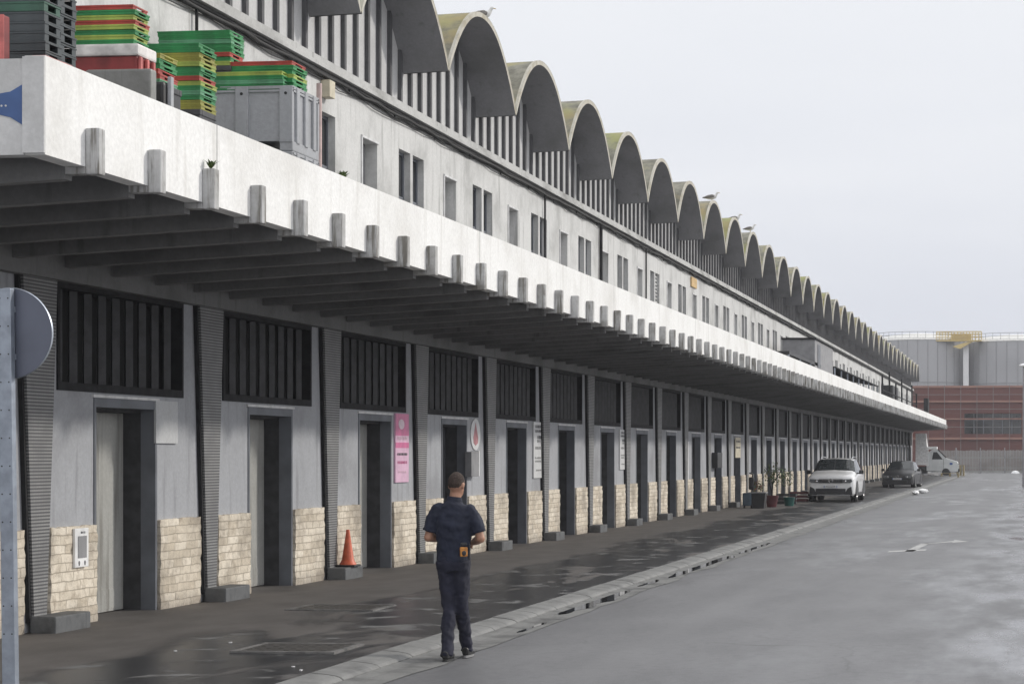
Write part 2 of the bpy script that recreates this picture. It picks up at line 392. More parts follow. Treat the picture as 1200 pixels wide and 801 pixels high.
# two access covers set in the pavement
def cover(u0, u1, v, seed, lab):
    X = -8.1 if seed == 0 else -7.75
    y = ground_y(X, v, .1); s = F/depth(X, y); x0 = x_at(y, u0); x1 = x_at(y, u1); W_ = x1-x0
    r = empty('access_cover', ((x0+x1)/2, y, .097), label=lab, cat='manhole cover', group='access covers in the pavement')
    D = .9
    m = MB()
    for a in ((-W_/2, -W_/2+.06, -D/2, D/2), (W_/2-.06, W_/2, -D/2, D/2), (-W_/2+.06, W_/2-.06, -D/2, -D/2+.06), (-W_/2+.06, W_/2-.06, D/2-.06, D/2)):
        m.box(*a, -.02, .006)
    m.build('frame', M['frame_cover'], r)
    m = MB(); m.box(-W_/2+.065, W_/2-.065, -D/2+.065, D/2-.065, -.02, .003)
    for k in range(7):
        for j in range(4): m.box(-W_/2+.12+k*(W_-.3)/6, -W_/2+.17+k*(W_-.3)/6, -D/2+.14+j*.18, -D/2+.17+j*.18, .003, .006)
    m.build('lid', M['lid'], r)
M['frame_cover'] = painted('worn_concrete_frame', (.17, .165, .16), (.05, .05, .05), .9, streak=False, scale=6); M['lid'] = simple('cast_iron_lid', (.07, .065, .06), .5, .3)
cover(349, 451, 711, 0, 'rectangular access cover in the pavement behind, nearer the traffic cone')
cover(290, 410, 757, 1, 'rectangular access cover in the pavement closest to the camera, by the kerb')
# small litter and grit near the wet patch
rl = random.Random(5)
for k, (u, v) in enumerate(((270, 752), (344, 778), (353, 782), (205, 762))):
    X = -7.6; y = ground_y(X, v, .1); x = x_at(y, u); m = MB()
    pts = [(.018*cos(a)*rl.uniform(.6, 1.3), .018*sin(a)*rl.uniform(.6, 1.3)) for a in [i*pi/3 for i in range(6)]]
    m.prism(pts, 'z', 0, .008+.006*rl.random())
    o = m.build('litter_scrap', M['frame_white'], None, (x, y, .091)); tag(o, 'small pale scrap of litter lying on the dark wet pavement', 'litter', 'litter scraps on the near pavement')

# ------------------------------------------------------------------ market hall
B = 10.35*F*.0001823; Y0 = y_at(XW, 242) - B       # first column in view
NB = 36; FIRST = -1
YEND = Y0 + NB*B
hall = empty('market_hall', (XW, Y0, 0), label='long grey and white market hall with scalloped concrete vault roof and deep canopy', cat='building')
def bay_mesh(fn, name, mats): return fn().mesh(name, mats)
Z0 = .09; BT = 1.17; DH = 2.58; VB = 2.64; VT = 3.80; CB = 3.97
def f_wall():
    m = MB(); a = XW-.45; b = XW
    for y0, y1, z0, z1 in ((0, .303, -.02, VB), (.668, 1, -.02, VB), (.303, .668, DH, VB), (0, .11, VB, VT), (.835, 1, VB, VT), (0, 1, VT, 4.75)):
        m.box(a, b, y0*B, y1*B, z0, z1)
    return m
def f_stone(y0, y1):
    def g():
        m = MB(); bm = bmesh.new(); W_ = (y1-y0)*B; ny = max(3, int(W_/.06)); nz = 18; vv = []
        rr = random.Random(int(y0*100))
        for j in range(nz+1):
            for i in range(ny+1):
                t = i/ny; z = -.0+BT*j/nz
                y = y0*B+W_*t
                if i in (0, ny): y += rr.uniform(-.008, .018)*(1 if i == 0 else -1)
                if j == nz: z += rr.uniform(-.012, .006)
                vv.append((XW+.045+rr.uniform(-.008, .01), y, z))
        m.add(vv, [(j*(ny+1)+i, j*(ny+1)+i+1, (j+1)*(ny+1)+i+1, (j+1)*(ny+1)+i) for j in range(nz) for i in range(ny)])
        m.box(XW+.001, XW+.036, y0*B+.012, y1*B-.012, 0, BT-.012)
        # closed rims
        n1 = ny+1
        e = [vv[nz*n1+i] for i in range(n1)]; m.add(e+[(XW, p[1], p[2]) for p in e], [(i, i+1, n1+i+1, n1+i) for i in range(ny)])
        for k in (0, ny):
            e = [vv[j*n1+k] for j in range(nz+1)]; m.add(e+[(XW, p[1], p[2]) for p in e], [(i, i+1, nz+2+i, nz+1+i) for i in range(nz)])
        return m
    return g
def f_column():
    m = MB(); a, b = XW+.001, XW+.075
    zt = CB-.0
    def wy(z): return .135+(.385-.135)*((z-.2)/(zt-.2))
    q = [(-wy(.2), .2), (wy(.2), .2), (wy(zt), zt), (-wy(zt), zt)]
    m.prism(q, 'x', a, b); return m
def f_strip():  # black strip standing in for shade on the column's near side
    m = MB(); zt = CB
    def wy(z): return .135+(.385-.135)*((z-.2)/(zt-.2))
    m.prism([(-wy(.2)-.05, .2), (-wy(.2)-.012, .2), (-wy(zt)-.012, zt), (-wy(zt)-.05, zt)], 'x', XW+.001, XW+.05)
    return m
def f_vent():
    m = MB(); y0, y1 = .11*B+.003, .835*B-.003; x1 = XW+.02; fr = .06
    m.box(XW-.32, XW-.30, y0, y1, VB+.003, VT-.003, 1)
    m.box(XW-.28, x1, y0, y1, VB-.0, VB+.09, 0)
    m.box(XW-.28, x1, y0, y0+.05, VB+.09, VT-.003, 0); m.box(XW-.28, x1, y1-.05, y1, VB+.09, VT-.003, 0)
    m.box(XW-.28, x1, y0+.05, y1-.05, VT-.06, VT-.003, 0)
    ns = 9
    for k in range(ns):
        yc = y0+.05+(y1-y0-.1)*(k+.5)/ns
        Mx = Matrix.Translation((XW-.10, yc, 0)) @ Matrix.Rotation(radians(60), 4, 'Z')
        m.box(-.05, .05, -.014, .014, VB+.09, VT-.06, 2, Mx)
    return m
def f_reveal():
    m = MB(); y0, y1 = .303*B, .668*B
    # outer lip of the opening, proud of the wall
    m.box(XW-.17, XW+.012, y1-.05, y1+.0, Z0, DH, 0); m.box(XW-.17, XW+.012, y0, y0+.05, Z0, DH, 0)
    m.box(XW-.17, XW+.012, y0+.05, y1-.05, DH-.10, DH, 0)
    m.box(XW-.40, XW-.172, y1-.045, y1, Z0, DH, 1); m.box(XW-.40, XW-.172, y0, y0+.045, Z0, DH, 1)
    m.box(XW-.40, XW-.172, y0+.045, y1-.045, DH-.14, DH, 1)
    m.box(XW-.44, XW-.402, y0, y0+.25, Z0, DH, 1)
    return m
def f_lip():
    m = MB(); y0, y1 = .303*B, .668*B
    m.box(XW+.0, XW+.03, y0-.05, y1+.03, DH+.004, DH+.035); return m
def f_door():
    m = MB(); y0, y1 = .303*B+.25, .668*B-.045; x = XW-.39
    m.bbox(x-.04, x, y0, y1, Z0+.02, DH-.145, .004)
    m.box(x, x+.006, y0+.03, y1-.03, Z0+.05, Z0+.28, 0)
    return m
def f_handle():
    m = MB(); y = .303*B+.42; x = XW-.389
    m.bbox(x, x+.012, y-.025, y+.025, 1.0, 1.2, .004); m.tube([(x+.01, y, 1.14), (x+.06, y, 1.14), (x+.06, y+.11, 1.14)], .01, 8)
    return m
def f_block():
    m = MB(); m.bbox(XW-.0+.046, XW+.33, -.18, .62, .05, .27, .02); return m
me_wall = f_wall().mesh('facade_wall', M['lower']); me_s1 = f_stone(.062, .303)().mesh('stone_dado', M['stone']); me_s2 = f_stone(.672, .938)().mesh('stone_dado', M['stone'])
me_col = f_column().mesh('column', M['tile']); me_strip = f_strip().mesh('shade_strip', M['vent']); me_vent = f_vent().mesh('vent_louvre', [M['vent'], M['vent_deep'], M['slat']])
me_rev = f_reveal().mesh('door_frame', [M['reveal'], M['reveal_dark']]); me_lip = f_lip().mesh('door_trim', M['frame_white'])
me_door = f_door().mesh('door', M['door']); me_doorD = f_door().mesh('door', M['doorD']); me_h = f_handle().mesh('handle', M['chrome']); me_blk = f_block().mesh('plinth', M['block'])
rd = random.Random(12)
for k in range(FIRST, NB):
    y = Y0+k*B
    put('facade_wall', me_wall, hall, (0, y, 0), True); put('stone_dado', me_s1, hall, (0, y, 0), True); put('stone_dado', me_s2, hall, (0, y, 0), True)
    c = put('column', me_col, hall, (0, y, 0), True); put('shade_strip', me_strip, c, (0, 0, 0))
    put('vent_louvre', me_vent, hall, (0, y, 0), True)
    fr = put('door_frame', me_rev, hall, (0, y, 0), True); put('door_trim', me_lip, fr)
    d = put('door', me_door if (k < 3 or rd.random() < .35) else me_doorD, hall, (0, y, 0), True); put('handle', me_h, d)
    if k not in (12, 15): 
        put('plinth', me_blk, hall, (0, y, 0), True)

# canopy: slab, skirt, beams carried through the fascia
CY0 = y_at(XF, 53); CY1 = YEND - .5; FT = z_at(XF, CY0, 65); FB = z_at(XF, CY0, 181)
mb = MB(); mb.box(XF-.16, XF, CY0, CY1, FB, FT)
mb.build('fascia', M['fascia'], hall, world=True)
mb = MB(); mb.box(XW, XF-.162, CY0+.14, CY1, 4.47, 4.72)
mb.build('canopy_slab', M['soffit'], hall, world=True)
mb = MB(); mb.box(XW-3, XF-.162, CY0-.005, CY0+.138, FB, FT-.02)
mb.box(XF-.165, XF+.004, CY0-.03, CY0-.006, FB+.01, FT-.01)
mb.build('canopy_end', M['end_face'], hall, world=True)
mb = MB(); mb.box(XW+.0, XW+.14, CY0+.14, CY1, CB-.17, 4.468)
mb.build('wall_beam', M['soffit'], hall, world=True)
# emblem painted on the end of the canopy
M['blue'] = simple('blue_sign_paint', (.045, .10, .26), .5, var=.1)
xe = x_at(CY0, 26); s0 = depth(XF, CY0)/F
m = MB(); ex = lambda u: x_at(CY0-.01, u); ez = lambda v: z_at(XF, CY0, v)
pts = [(ex(26), ez(99)), (ex(26), ez(146)), (ex(12), ez(137)), (ex(-8), ez(132)), (ex(-60), ez(134)), (ex(-95), ez(124)), (ex(-60), ez(111)), (ex(-8), ez(110)), (ex(12), ez(107))]
m.prism(pts[::-1], 'y', CY0-.012, CY0-.0055)
em = m.build('emblem', M['blue'], hall, world=True)
m = MB()
for uu in (-3, 2, 7): m.prism([(ex(uu)+.008*cos(a*pi/4), ez(123.5)+.008*sin(a*pi/4)) for a in range(8)], 'y', CY0-.015, CY0-.012)
m.build('emblem_dots', M['frame_white'], em, world=True)

# beams
pitch = B/4; yb0 = y_at(XF+.06, 112)
def f_beam():
    m = MB(); y0, y1 = -.06, .06
    q = [(XW+.142, 3.94), (XF-.162, 4.09), (XF-.162, 4.466), (XW+.142, 4.466)]
    m.prism(q, 'y', y0, y1); return m
def f_tab(seed):
    r = random.Random(seed); m = MB(); z0, z1 = FB-.06, FB+.30
    m.bbox(XF+.002, XF+.115, -.055, .055, z0, z1, .012); m.box(XF-.161, XF+.002, -.058, .058, z0+.005, FB-.002)
    return m
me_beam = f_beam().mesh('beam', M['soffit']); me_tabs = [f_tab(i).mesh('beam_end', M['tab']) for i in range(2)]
nbm = int((CY1-yb0)/pitch)
rest_b = MB(); rest_t = MB(); fb = f_beam(); ft = f_tab(0)
for k in range(nbm+1):
    y = yb0+k*pitch
    if k < 100:
        o = put('beam', me_beam, hall, (0, y, 0), True)
        put('beam_end', me_tabs[k % 2], o)
    else:
        Mx = Matrix.Translation((0, y, 0))
        rest_b.add(fb.v, fb.f, 0, False, Mx); rest_t.add(ft.v, ft.f, 0, False, Mx)
o = rest_b.build('beam', M['soffit'], hall, world=True); o['kind'] = 'stuff'
p = rest_t.build('beam_end', M['tab'], hall, world=True); p['kind'] = 'stuff'

# upper wall with blind niches and paired windows
UT = z_at(XW, y_at(XW, 500), 150)-.0
WT = 6.95
def f_upper():
    m = MB(); a, b = XW-.30, XW+.0
    def bx(y0, y1, z0, z1): m.box(a, b, y0*B, y1*B, z0, z1)
    for y0, y1 in ((.2, .345), (.51, .76), (.90, .93), (1.07, 1.2)): bx(y0, y1, 4.752, UT)
    bx(.345, .51, 4.752, 5.35); bx(.345, .51, WT-.06, UT)
    for y0, y1 in ((.76, .90), (.93, 1.07)): bx(y0, y1, 4.752, 5.45); bx(y0, y1, WT+.05, UT)
    return m
def f_niche():
    m = MB(); m.box(XW-.24, XW-.20, .345*B, .51*B, 5.35, WT-.06, 0); return m
def f_nlip():
    m = MB(); m.box(XW+.001, XW+.02, .345*B-.06, .345*B-.02, 5.35, WT-.02); m.box(XW+.001, XW+.02, .345*B-.06, .51*B+.04, WT-.055, WT-.02); return m
def f_win(y0, y1):
    m = MB(); y0 *= B; y1 *= B; x0, x1 = XW-.16, XW-.11; z0, z1 = 5.45, WT+.05
    m.box(x0, x1, y0, y0+.05, z0, z1); m.box(x0, x1, y1-.05, y1, z0, z1); m.box(x0, x1, y0+.05, y1-.05, z0, z0+.05); m.box(x0, x1, y0+.05, y1-.05, z1-.05, z1)
    m.box(x0, x1, y0+.05, y1-.05, 6.22, 6.26)
    g = MB(); g.box(x0+.01, x0+.03, y0+.05, y1-.05, z0+.05, 6.22); g.box(x0+.01, x0+.03, y0+.05, y1-.05, 6.26, z1-.05)
    c = MB(); 
    return m, g
me_up = f_upper().mesh('upper_wall', M['upper']); me_ni = f_niche().mesh('blind_panel', M['blind']); me_nl = f_nlip().mesh('trim', M['frame_white'])
wins = []
for y0, y1 in ((.76, .90), (.93, 1.07)):
    m, g = f_win(y0, y1); wins.append((m.mesh('window', M['reveal']), g.mesh('pane', M['glass'])))
mcurt = MB(); mcurt.box(XW-.20, XW-.18, 0, .07*B, 5.5, 6.22)
M['curtain'] = simple('pale_blind_cloth', (.55, .55, .54), .9)
me_curt = mcurt.mesh('blind', M['curtain'])
mslat = MB()
for i in range(14): mslat.box(XW-.10, XW-.06, .0, .12*B, 5.6+i*.1, 5.63+i*.1)
me_slat = mslat.mesh('shutter', M['curtain'])
for k in range(FIRST-1, NB):
    y = Y0+k*B
    if k == NB-1: pass
    put('upper_wall', me_up, hall, (0, y, 0), True)
    o = put('blind_panel', me_ni, hall, (0, y, 0), True); put('trim', me_nl, o)
    for j, (mw, mg) in enumerate(wins):
        o = put('window', mw, hall, (0, y, 0), True); put('pane', mg, o)
        if k == 7 and j == 1: put('shutter', me_slat, o, (0, .94*B, 0))
# ledge and the cables slung under it
ya, yz = Y0+(FIRST-.8)*B, YEND+.2*B
LT = UT+.16
mb = MB(); mb.box(XW-.3, XW+.13, ya, yz, UT+.002, UT+.06); mb.box(XW-.3, XW+.09, ya, yz, UT+.062, LT)
mb.build('ledge', M['cornice'], hall, world=True)
mb = MB(); rc = random.Random(4)
for j, (x, z, r) in enumerate(((.05, -.03, .03), (.07, -.075, .026), (.03, -.11, .014), (.035, -.14, .008))):
    pts = []
    y = ya
    while y < yz:
        pts.append((XW+x, y, UT+z+rc.uniform(-.015, .012)*(1+j*.5))); y += .55 if y < 80 else 1.6
    mb.tube(pts, r, 5)
mb.build('cable_run', M['darkwire'], hall, world=True)
mb = MB(); y = ya
while y < yz: mb.box(XW+.001, XW+.02, y, y+.03, UT-.14, UT-.003); y += B/2
mb.build('cable_bracket', M['vent'], hall, world=True)

# clerestory and vaults
VY0 = y_at(XV, 526) - 3*B      # a valley of the shell roof
VZ = z_at(XV, y_at(XV, 526), 82); RISE = 1.36
XC = XW-.10
def arch(t): return VZ + RISE*(1-abs(2*t-1)**2.15)
def f_cler():
    m = MB(); n = 24; low = [(0, LT), (B, LT)]
    top = [(B*(1-i/n), arch(1-i/n)-.03) for i in range(n+1)]
    m.prism(low+top, 'x', XC-.08, XC); return m
def f_fins():
    m = MB()
    for i in range(8):
        t = (i+.5)/8; m.box(XC+.001, XC+.06, B*t-.045, B*t+.045, LT, arch(t)-.05)
    m.box(XC+.001, XC+.06, 0, B, LT+.0, LT+.03)
    return m
def f_vault():
    m = MB(); n = 28; th = .075; x0, x1 = XV, XW-9.5; fall = .035
    nx = 8
    P = [(B*i/n, arch(i/n)) for i in range(n+1)]
    Nn = []
    for i in range(n+1):
        a = P[max(i-1, 0)]; b = P[min(i+1, n)]; dy, dz = b[0]-a[0], b[1]-a[1]; l = math.hypot(dy, dz); Nn.append((-dz/l, dy/l))
    def row(x, off):
        out = []
        for i in range(n+1):
            yy = P[i][0]+Nn[i][0]*off; yy = min(max(yy, .002), B-.002)
            out.append((x, yy, P[i][1]+Nn[i][1]*off-fall*(x0-x)))
        return out
    xs = [x0+(x1-x0)*(j/nx)**1.5 for j in range(nx+1)]
    for off, mi in ((th/2, 0), (-th/2, 1)):
        vv = [p for x in xs for p in row(x, off)]
        m.add(vv, [(j*(n+1)+i, j*(n+1)+i+1, (j+1)*(n+1)+i+1, (j+1)*(n+1)+i) for j in range(nx) for i in range(n)], mi, True)
    a, b = row(x0, th/2), row(x0, -th/2)
    m.add(a+b, [(i, i+1, n+2+i, n+1+i) for i in range(n)], 2)
    # thickened pale lip just behind the rim
    c, d = row(x0-.05, th/2+.012), row(x0+.004, th/2+.012)
    m.add(c+d, [(i, i+1, n+2+i, n+1+i) for i in range(n)], 2); m.add(d+a, [(i, i+1, n+2+i, n+1+i) for i in range(n)], 2)
    return m
me_cl = f_cler().mesh('clerestory', M['panel']); me_fi = f_fins().mesh('fins', M['fin']); me_va = f_vault().mesh('vault', [M['vault'], M['intrados'], M['rim']])
nv = int(round((YEND-VY0)/B))
for k in range(-2, nv):
    y = VY0+k*B
    o = put('clerestory', me_cl, hall, (0, y, 0), True); put('fins', me_fi, o)
    put('vault', me_va, hall, (0, y, 0), True)
# body behind the facade
mb = MB(); mb.box(XW-30, XW-.462, Y0-2*B, YEND-.02, -.02, UT-.05); mb.build('hall_body', M['lower'], hall, world=True)
mb = MB(); mb.box(XW-.45, XW-.0, YEND, YEND+.2, -.02, UT); mb.box(XW-.9, XC, yz-.3, yz, LT, VZ); mb.build('end_pier', M['upper'], hall, world=True)
# pipes on the upper wall
mb = MB()
for u in (226, 636, 702, 755): 
    y = y_at(XW, u); m = MB(); m.tube([(XW+.05, y, 4.8 if u != 226 else 6.9), (XW+.05, y, UT-.02)], .022 if u != 702 else .04, 8); m.build('drain_pipe', M['vent'], hall, world=True)
M['pink'] = simple('faded_pink_pipe', (.5, .38, .36), .6)
m = MB(); y = y_at(-9.9, 374); m.tube([(-9.9, y, 4.72), (-9.9, y, z_at(-9.9, y, 98))], .04, 8); o = m.build('standing_pipe', M['pink']); tag(o, 'thin faded pink pipe standing on the canopy behind the grey bin', 'pipe')
M['cream'] = simple('cream_box_paint', (.55, .50, .38), .6)
m = MB(); y = y_at(XW, 379); m.bbox(XW+.002, XW+.14, y-.12, y+.12, z_at(XW, y, 115), z_at(XW, y, 95), .01); o = m.build('junction_box', M['cream']); tag(o, 'small cream junction box on the upper wall beside the pink pipe', 'junction box')
M['ochre'] = simple('ochre_stain', (.55, .38, .18), .7)
m = MB(); y = y_at(XW, 812); m.bbox(XW+.002, XW+.05, y-.5, y+.5, 7.1, 7.4, .01); o = m.build('wall_plate', M['ochre']); tag(o, 'small ochre plate high on the upper wall under the ledge', 'plate')
# ------------------------------------------------------------------ trays and bins on the canopy
CT = 4.722
def plastic(name, c): return simple(name, c, .5, var=.32, scale=4)
TC = {'green': (.02, .21, .06), 'lime': (.30, .38, .07), 'red': (.36, .045, .03), 'olive': (.27, .26, .04), 'charcoal': (.045, .055, .06),
      'dark green': (.03, .09, .06), 'pink': (.5, .13, .12), 'mint': (.10, .30, .16)}
TM = {k: plastic(k.replace(' ', '_')+'_plastic', v) for k, v in TC.items()}
_tm = {}
def tray_mesh(col, W, D, H):
    key = (col, W, D, H)
    if key in _tm: return _tm[key]
    m = MB(); t = .014
    m.bbox(0, W, 0, D, 0, .012, .003)
    # long walls: solid with a rolled rim
    for y in (0, D-t): m.box(.004, W-.004, y+.002, y+t-.002, .012, H-.014)
    # short walls: open hand holes between uprights
    for x in (.001, W-t-.001):
        for a, b in ((0, .27), (.73, 1)): m.box(x, x+t, D*a+.003, D*b-.003, .012, H-.016)
    m.box(-.004, W+.004, -.004, .012, H-.016, H-.002); m.box(-.004, W+.004, D-.012, D+.004, H-.016, H-.002)
    m.box(-.004, .012, .012, D-.012, H-.016, H-.002); m.box(W-.012, W+.004, .012, D-.012, H-.016, H-.002)
    _tm[key] = m.mesh('fish_tray', TM[col]); return _tm[key]
ORD = ['topmost', 'second', 'third', 'fourth', 'fifth', 'sixth', 'seventh', 'eighth', 'ninth', 'tenth', 'eleventh', 'twelfth', 'thirteenth', 'fourteenth', 'fifteenth', 'sixteenth']
def stack(desc, X, ur, ul, vt, cols, D, H, grp, rz=0, z0=None):
    "stack whose near right-hand corner is seen at column ur"
    Y = y_at(X, ur); W = X-x_at(Y, ul); zt = z_at(X, Y, vt); r = random.Random(hash(desc) % 1000 if False else len(desc)*7)
    n = len(cols)
    for i, c in enumerate(cols):
        z = zt-(i+1)*H
        o = put('fish_tray', tray_mesh(c, round(W, 3), D, H), None, (X-W+r.uniform(-.011, .011), Y+r.uniform(-.014, .014), z), rot=(0, 0, radians(r.uniform(-1.3, 1.3))))
        lab = f"{c} tray, {ORD[i]}{' from top' if i else ''} of the {desc}"
        tag(o, lab, 'tray', grp)
    return X, Y, W, zt-n*H
G = 'stacked plastic trays on the canopy roof'
XA, YA, WA, ZA = stack('dark stack at the left edge', -7.62, 53, -30, -34, ['charcoal', 'dark green', 'charcoal', 'dark green', 'charcoal', 'charcoal', 'charcoal', 'charcoal', 'charcoal'], .27, .078, G)
stack('second dark stack from the left', -7.75, 71, 5, -30, ['charcoal']*9, .27, .078, G)
XB, YB, WB, ZB = stack('striped stack on the white rimmed bin', -7.98, 157, 85, 5, ['red', 'green', 'lime', 'red', 'lime', 'green', 'lime', 'green'], .30, .045, G)
XF_, YF_, WF_, ZF_ = stack('tall olive stack left of the grey bin', -8.70, 234, 165, 50, ['green', 'green', 'olive', 'olive', 'lime', 'green', 'green', 'red', 'lime', 'green', 'mint', 'green', 'olive', 'olive'], .42, .050, G)
XC_, YC_, WC_, ZC_ = stack('long green stack nearest the upper wall', -9.30, 270, 185, 35, ['green', 'green', 'mint', 'green', 'green', 'red', 'green', 'lime'], .40, .052, G)
XE, YE_, WE, ZE = stack('short narrow stack above the black pallet truck', -8.35, 187, 168, 62, ['olive', 'green', 'green', 'red', 'red', 'mint'], .40, .050, G)
# grey ribbed bulk bins, one on another, with a stack in the mouth of the upper one
M['bin'] = painted('grey_polyethylene', (.36, .37, .39), (.22, .22, .22), .5, rough=.5, scale=2)
def bulk_bin(W, D, H, mat, root):
    m = MB(); t = .035
    m.box(.02, W-.02, .02, D-.02, .12, .15)
    for x in (.02, W-.02-t): m.box(x, x+t, .02, D-.02, .15, H-.07)
    for y in (.02, D-.02-t): m.box(.02+t, W-.02-t, y, y+t, .15, H-.07)
    m.build('body', mat, root)
    m = MB()
    for a, b, c, d in ((0, W, 0, .05), (0, W, D-.05, D), (0, .05, .05, D-.05), (W-.05, W, .05, D-.05)):
        m.box(a, b, c, d, H-.035, H); m.box(a+.008*(a == 0), b, c, d, H-.07, H-.045)
    m.build('rim', mat, root)
    m = MB()
    for x in (0, W*.5-.08, W-.16):
        for y in (-.012, D-.045):
            m = MB(); m.bbox(x, x+.16, y, y+.058, .10, H-.002, .012); m.build('rib', mat, root)
    for y in (.12, D*.5-.05, D-.22):
        for x in (-.012, W-.045):
            m = MB(); m.bbox(x, x+.058, y, y+.10, .10, H-.002, .012); m.build('rib', mat, root)
    for x in (0, W/2-.08, W-.16):
        m = MB(); m.bbox(x, x+.16, .0, D, 0, .118, .015); m.build('foot', mat, root)
    for x in (.08, W*.5, W-.08):
        m = MB(); m.tube([(x, -.016, H-.09), (x, -.010, H-.09)], .018, 10); m.build('drain_plug', M['black'], root)
XG, ug = -8.5, 343; YG = y_at(XG, ug); WG = XG-x_at(YG, 224); zG = z_at(XG, YG, 100); DG = y_at(XG, 374)-YG; HG = .76
for i, (z, lab) in enumerate(((zG-HG, 'grey ribbed plastic bulk bin on the canopy holding a red and green tray stack'), (zG-2*HG-.003, 'grey plastic bulk bin mostly hidden behind the parapet, beneath the other grey bin'))):
    r = empty('bulk_bin', (XG-WG, YG, z), label=lab, cat='bin', group='grey bulk bins on the canopy roof'); bulk_bin(WG, DG, HG, M['bin'], r)
stack('wide red topped stack in the grey bin', -8.55, 343, 258, 71, ['red', 'green', 'green', 'lime', 'green', 'green', 'green'], .45, .051, G)
stack('small lime topped stack in the grey bin', -8.62, 331, 247, 83, ['lime', 'green', 'mint', 'green', 'green'], .20, .048, G)
# low supports that mostly hide behind the parapet
def carton(name, lab, cat, x0, x1, y0, y1, z1, mat, grp=None, z0=CT):
    r = empty(name, (x0, y0, z0), label=lab, cat=cat, group=grp); W, D, H = x1-x0, y1-y0, z1-z0; m = MB()
    m.bbox(0, W, 0, D, .1, H-.01, .01); m.build('body', mat, r)
    m = MB(); m.bbox(-.01, W+.01, -.01, .05, H-.06, H, .008); m.bbox(-.01, W+.01, D-.05, D+.01, H-.06, H, .008); m.bbox(W-.05, W+.01, .052, D-.052, H-.06, H, .008); m.bbox(-.01, .05, .052, D-.052, H-.06, H, .008); m.build('rim', mat, r)
    for x in (0, W/2-.05, W-.1):
        m = MB(); m.box(x, x+.1, .0, D, 0, .1); m.build('foot', M['black'], r)
M['binD'] = plastic('charcoal_polyethylene', (.05, .05, .055)); M['binW'] = plastic('white_polyethylene', (.62, .6, .58)); M['binR'] = plastic('dark_red_polyethylene', (.20, .025, .025))
carton('storage_bin', 'charcoal bin under the tall olive and green tray stack, hidden by the parapet', 'bin', XF_-WF_, XF_, YF_, YF_+.42, ZF_-.002, M['binD'])
carton('storage_bin', 'charcoal bin under the farthest green tray stack near the upper wall', 'bin', XC_-WC_, XC_, YC_, YC_+.4, ZC_-.002, M['binD'])
carton('storage_bin', 'dark bin with a pale corner standing behind the metal trough', 'bin', -8.62, -8.30, YE_-.05, YE_+.38, ZE-.002, M['binD'])
# white rimmed red bin below stack B
Yb = YB-.05; zb = z_at(-8.0, Yb, 53)
r = empty('fish_bin', (-7.93-.75, Yb, CT), label='dark red bulk bin with a thick white rim below the red and green trays', cat='bin')
m = MB(); Wb = .75; Db = .36; Hb = ZB-.003-CT
m.bbox(0, Wb, 0, Db, .02, Hb-.11, .015); m.build('body', M['binR'], r)
m = MB(); m.bbox(-.02, Wb+.02, -.02, Db+.02, Hb-.11+.001, Hb, .02); m.build('rim', M['binW'], r)
for y in (.02, .16, .29):
    m = MB(); m.bbox(Wb+.002, Wb+.03, y, y+.04, .02, Hb-.115, .006); m.build('rib', TM['pink'], r)
# pale metal trough and dark machine in front
XT = -7.52; YT = y_at(XT, 177); zt = z_at(XT, YT, 80)
M['trough'] = painted('tarnished_metal', (.26, .26, .25), (.12, .12, .11), .7, rough=.4, scale=4); r = empty('metal_trough', (x_at(YT, 100), YT, CT), label='dull silver metal trough lying on the canopy under the red bin', cat='trough'); Wt = XT-x_at(YT, 100); Ht = zt-CT
m = MB(); m.bbox(0, Wt, 0, .12, .12, Ht, .02); m.build('pan', M['trough'], r)
m = MB(); m.box(.02, Wt-.02, .02, .10, 0, .118); m.build('foot', M['black'], r)
YM = y_at(-7.60, 186)
r = empty('pallet_truck', (-7.72, YM+.02, CT), label='black hand pallet truck with grey upright beside the silver trough', cat='pallet truck')
m = MB(); zm = z_at(-7.65, YM, 88)-CT
m.bbox(-.10, .16, .0, .22, .1, zm-.05, .03); m.build('chassis', M['black'], r)
m = MB(); m.bbox(.162, .20, .06, .12, .08, zm, .01); m.build('upright', M['bin'], r)
m = MB(); m.box(-.08, .14, .222, .7, .07, .11); m.build('fork', M['binR'], r)
for x in (-.06, .10):
    m = MB(); m.tube([(x, .1, .06), (x+.05, .1, .06)], .06, 14); m.build('wheel', M['rubber'], r)
# red crate and pink block at the parapet
YR = CY0+.20
r = empty('red_crate', (x_at(YR, -40), YR, CT), label='faded red crate cut off by the left photo edge, before the dark trays', cat='crate')
Wr = x_at(YR, 4)-x_at(YR, -40); Hr = z_at(-8, YR, 18)-CT
m = MB(); m.bbox(0, Wr, 0, .10, 0, Hr, .012); m.build('body', M['binR'], r); m = MB(); m.bbox(Wr-.03, Wr+.006, -.006, .0, .02, Hr, .002); m.build('edge', TM['pink'], r)
m = MB(); YP = y_at(-7.5, 66); m.bbox(-7.62, -7.48, YP-.2, YP+.25, CT, z_at(-7.5, YP, 70), .02); tag(m.build('pink_block', TM['pink']), 'small faded pink block just behind the parapet beside the dark trays', 'block')
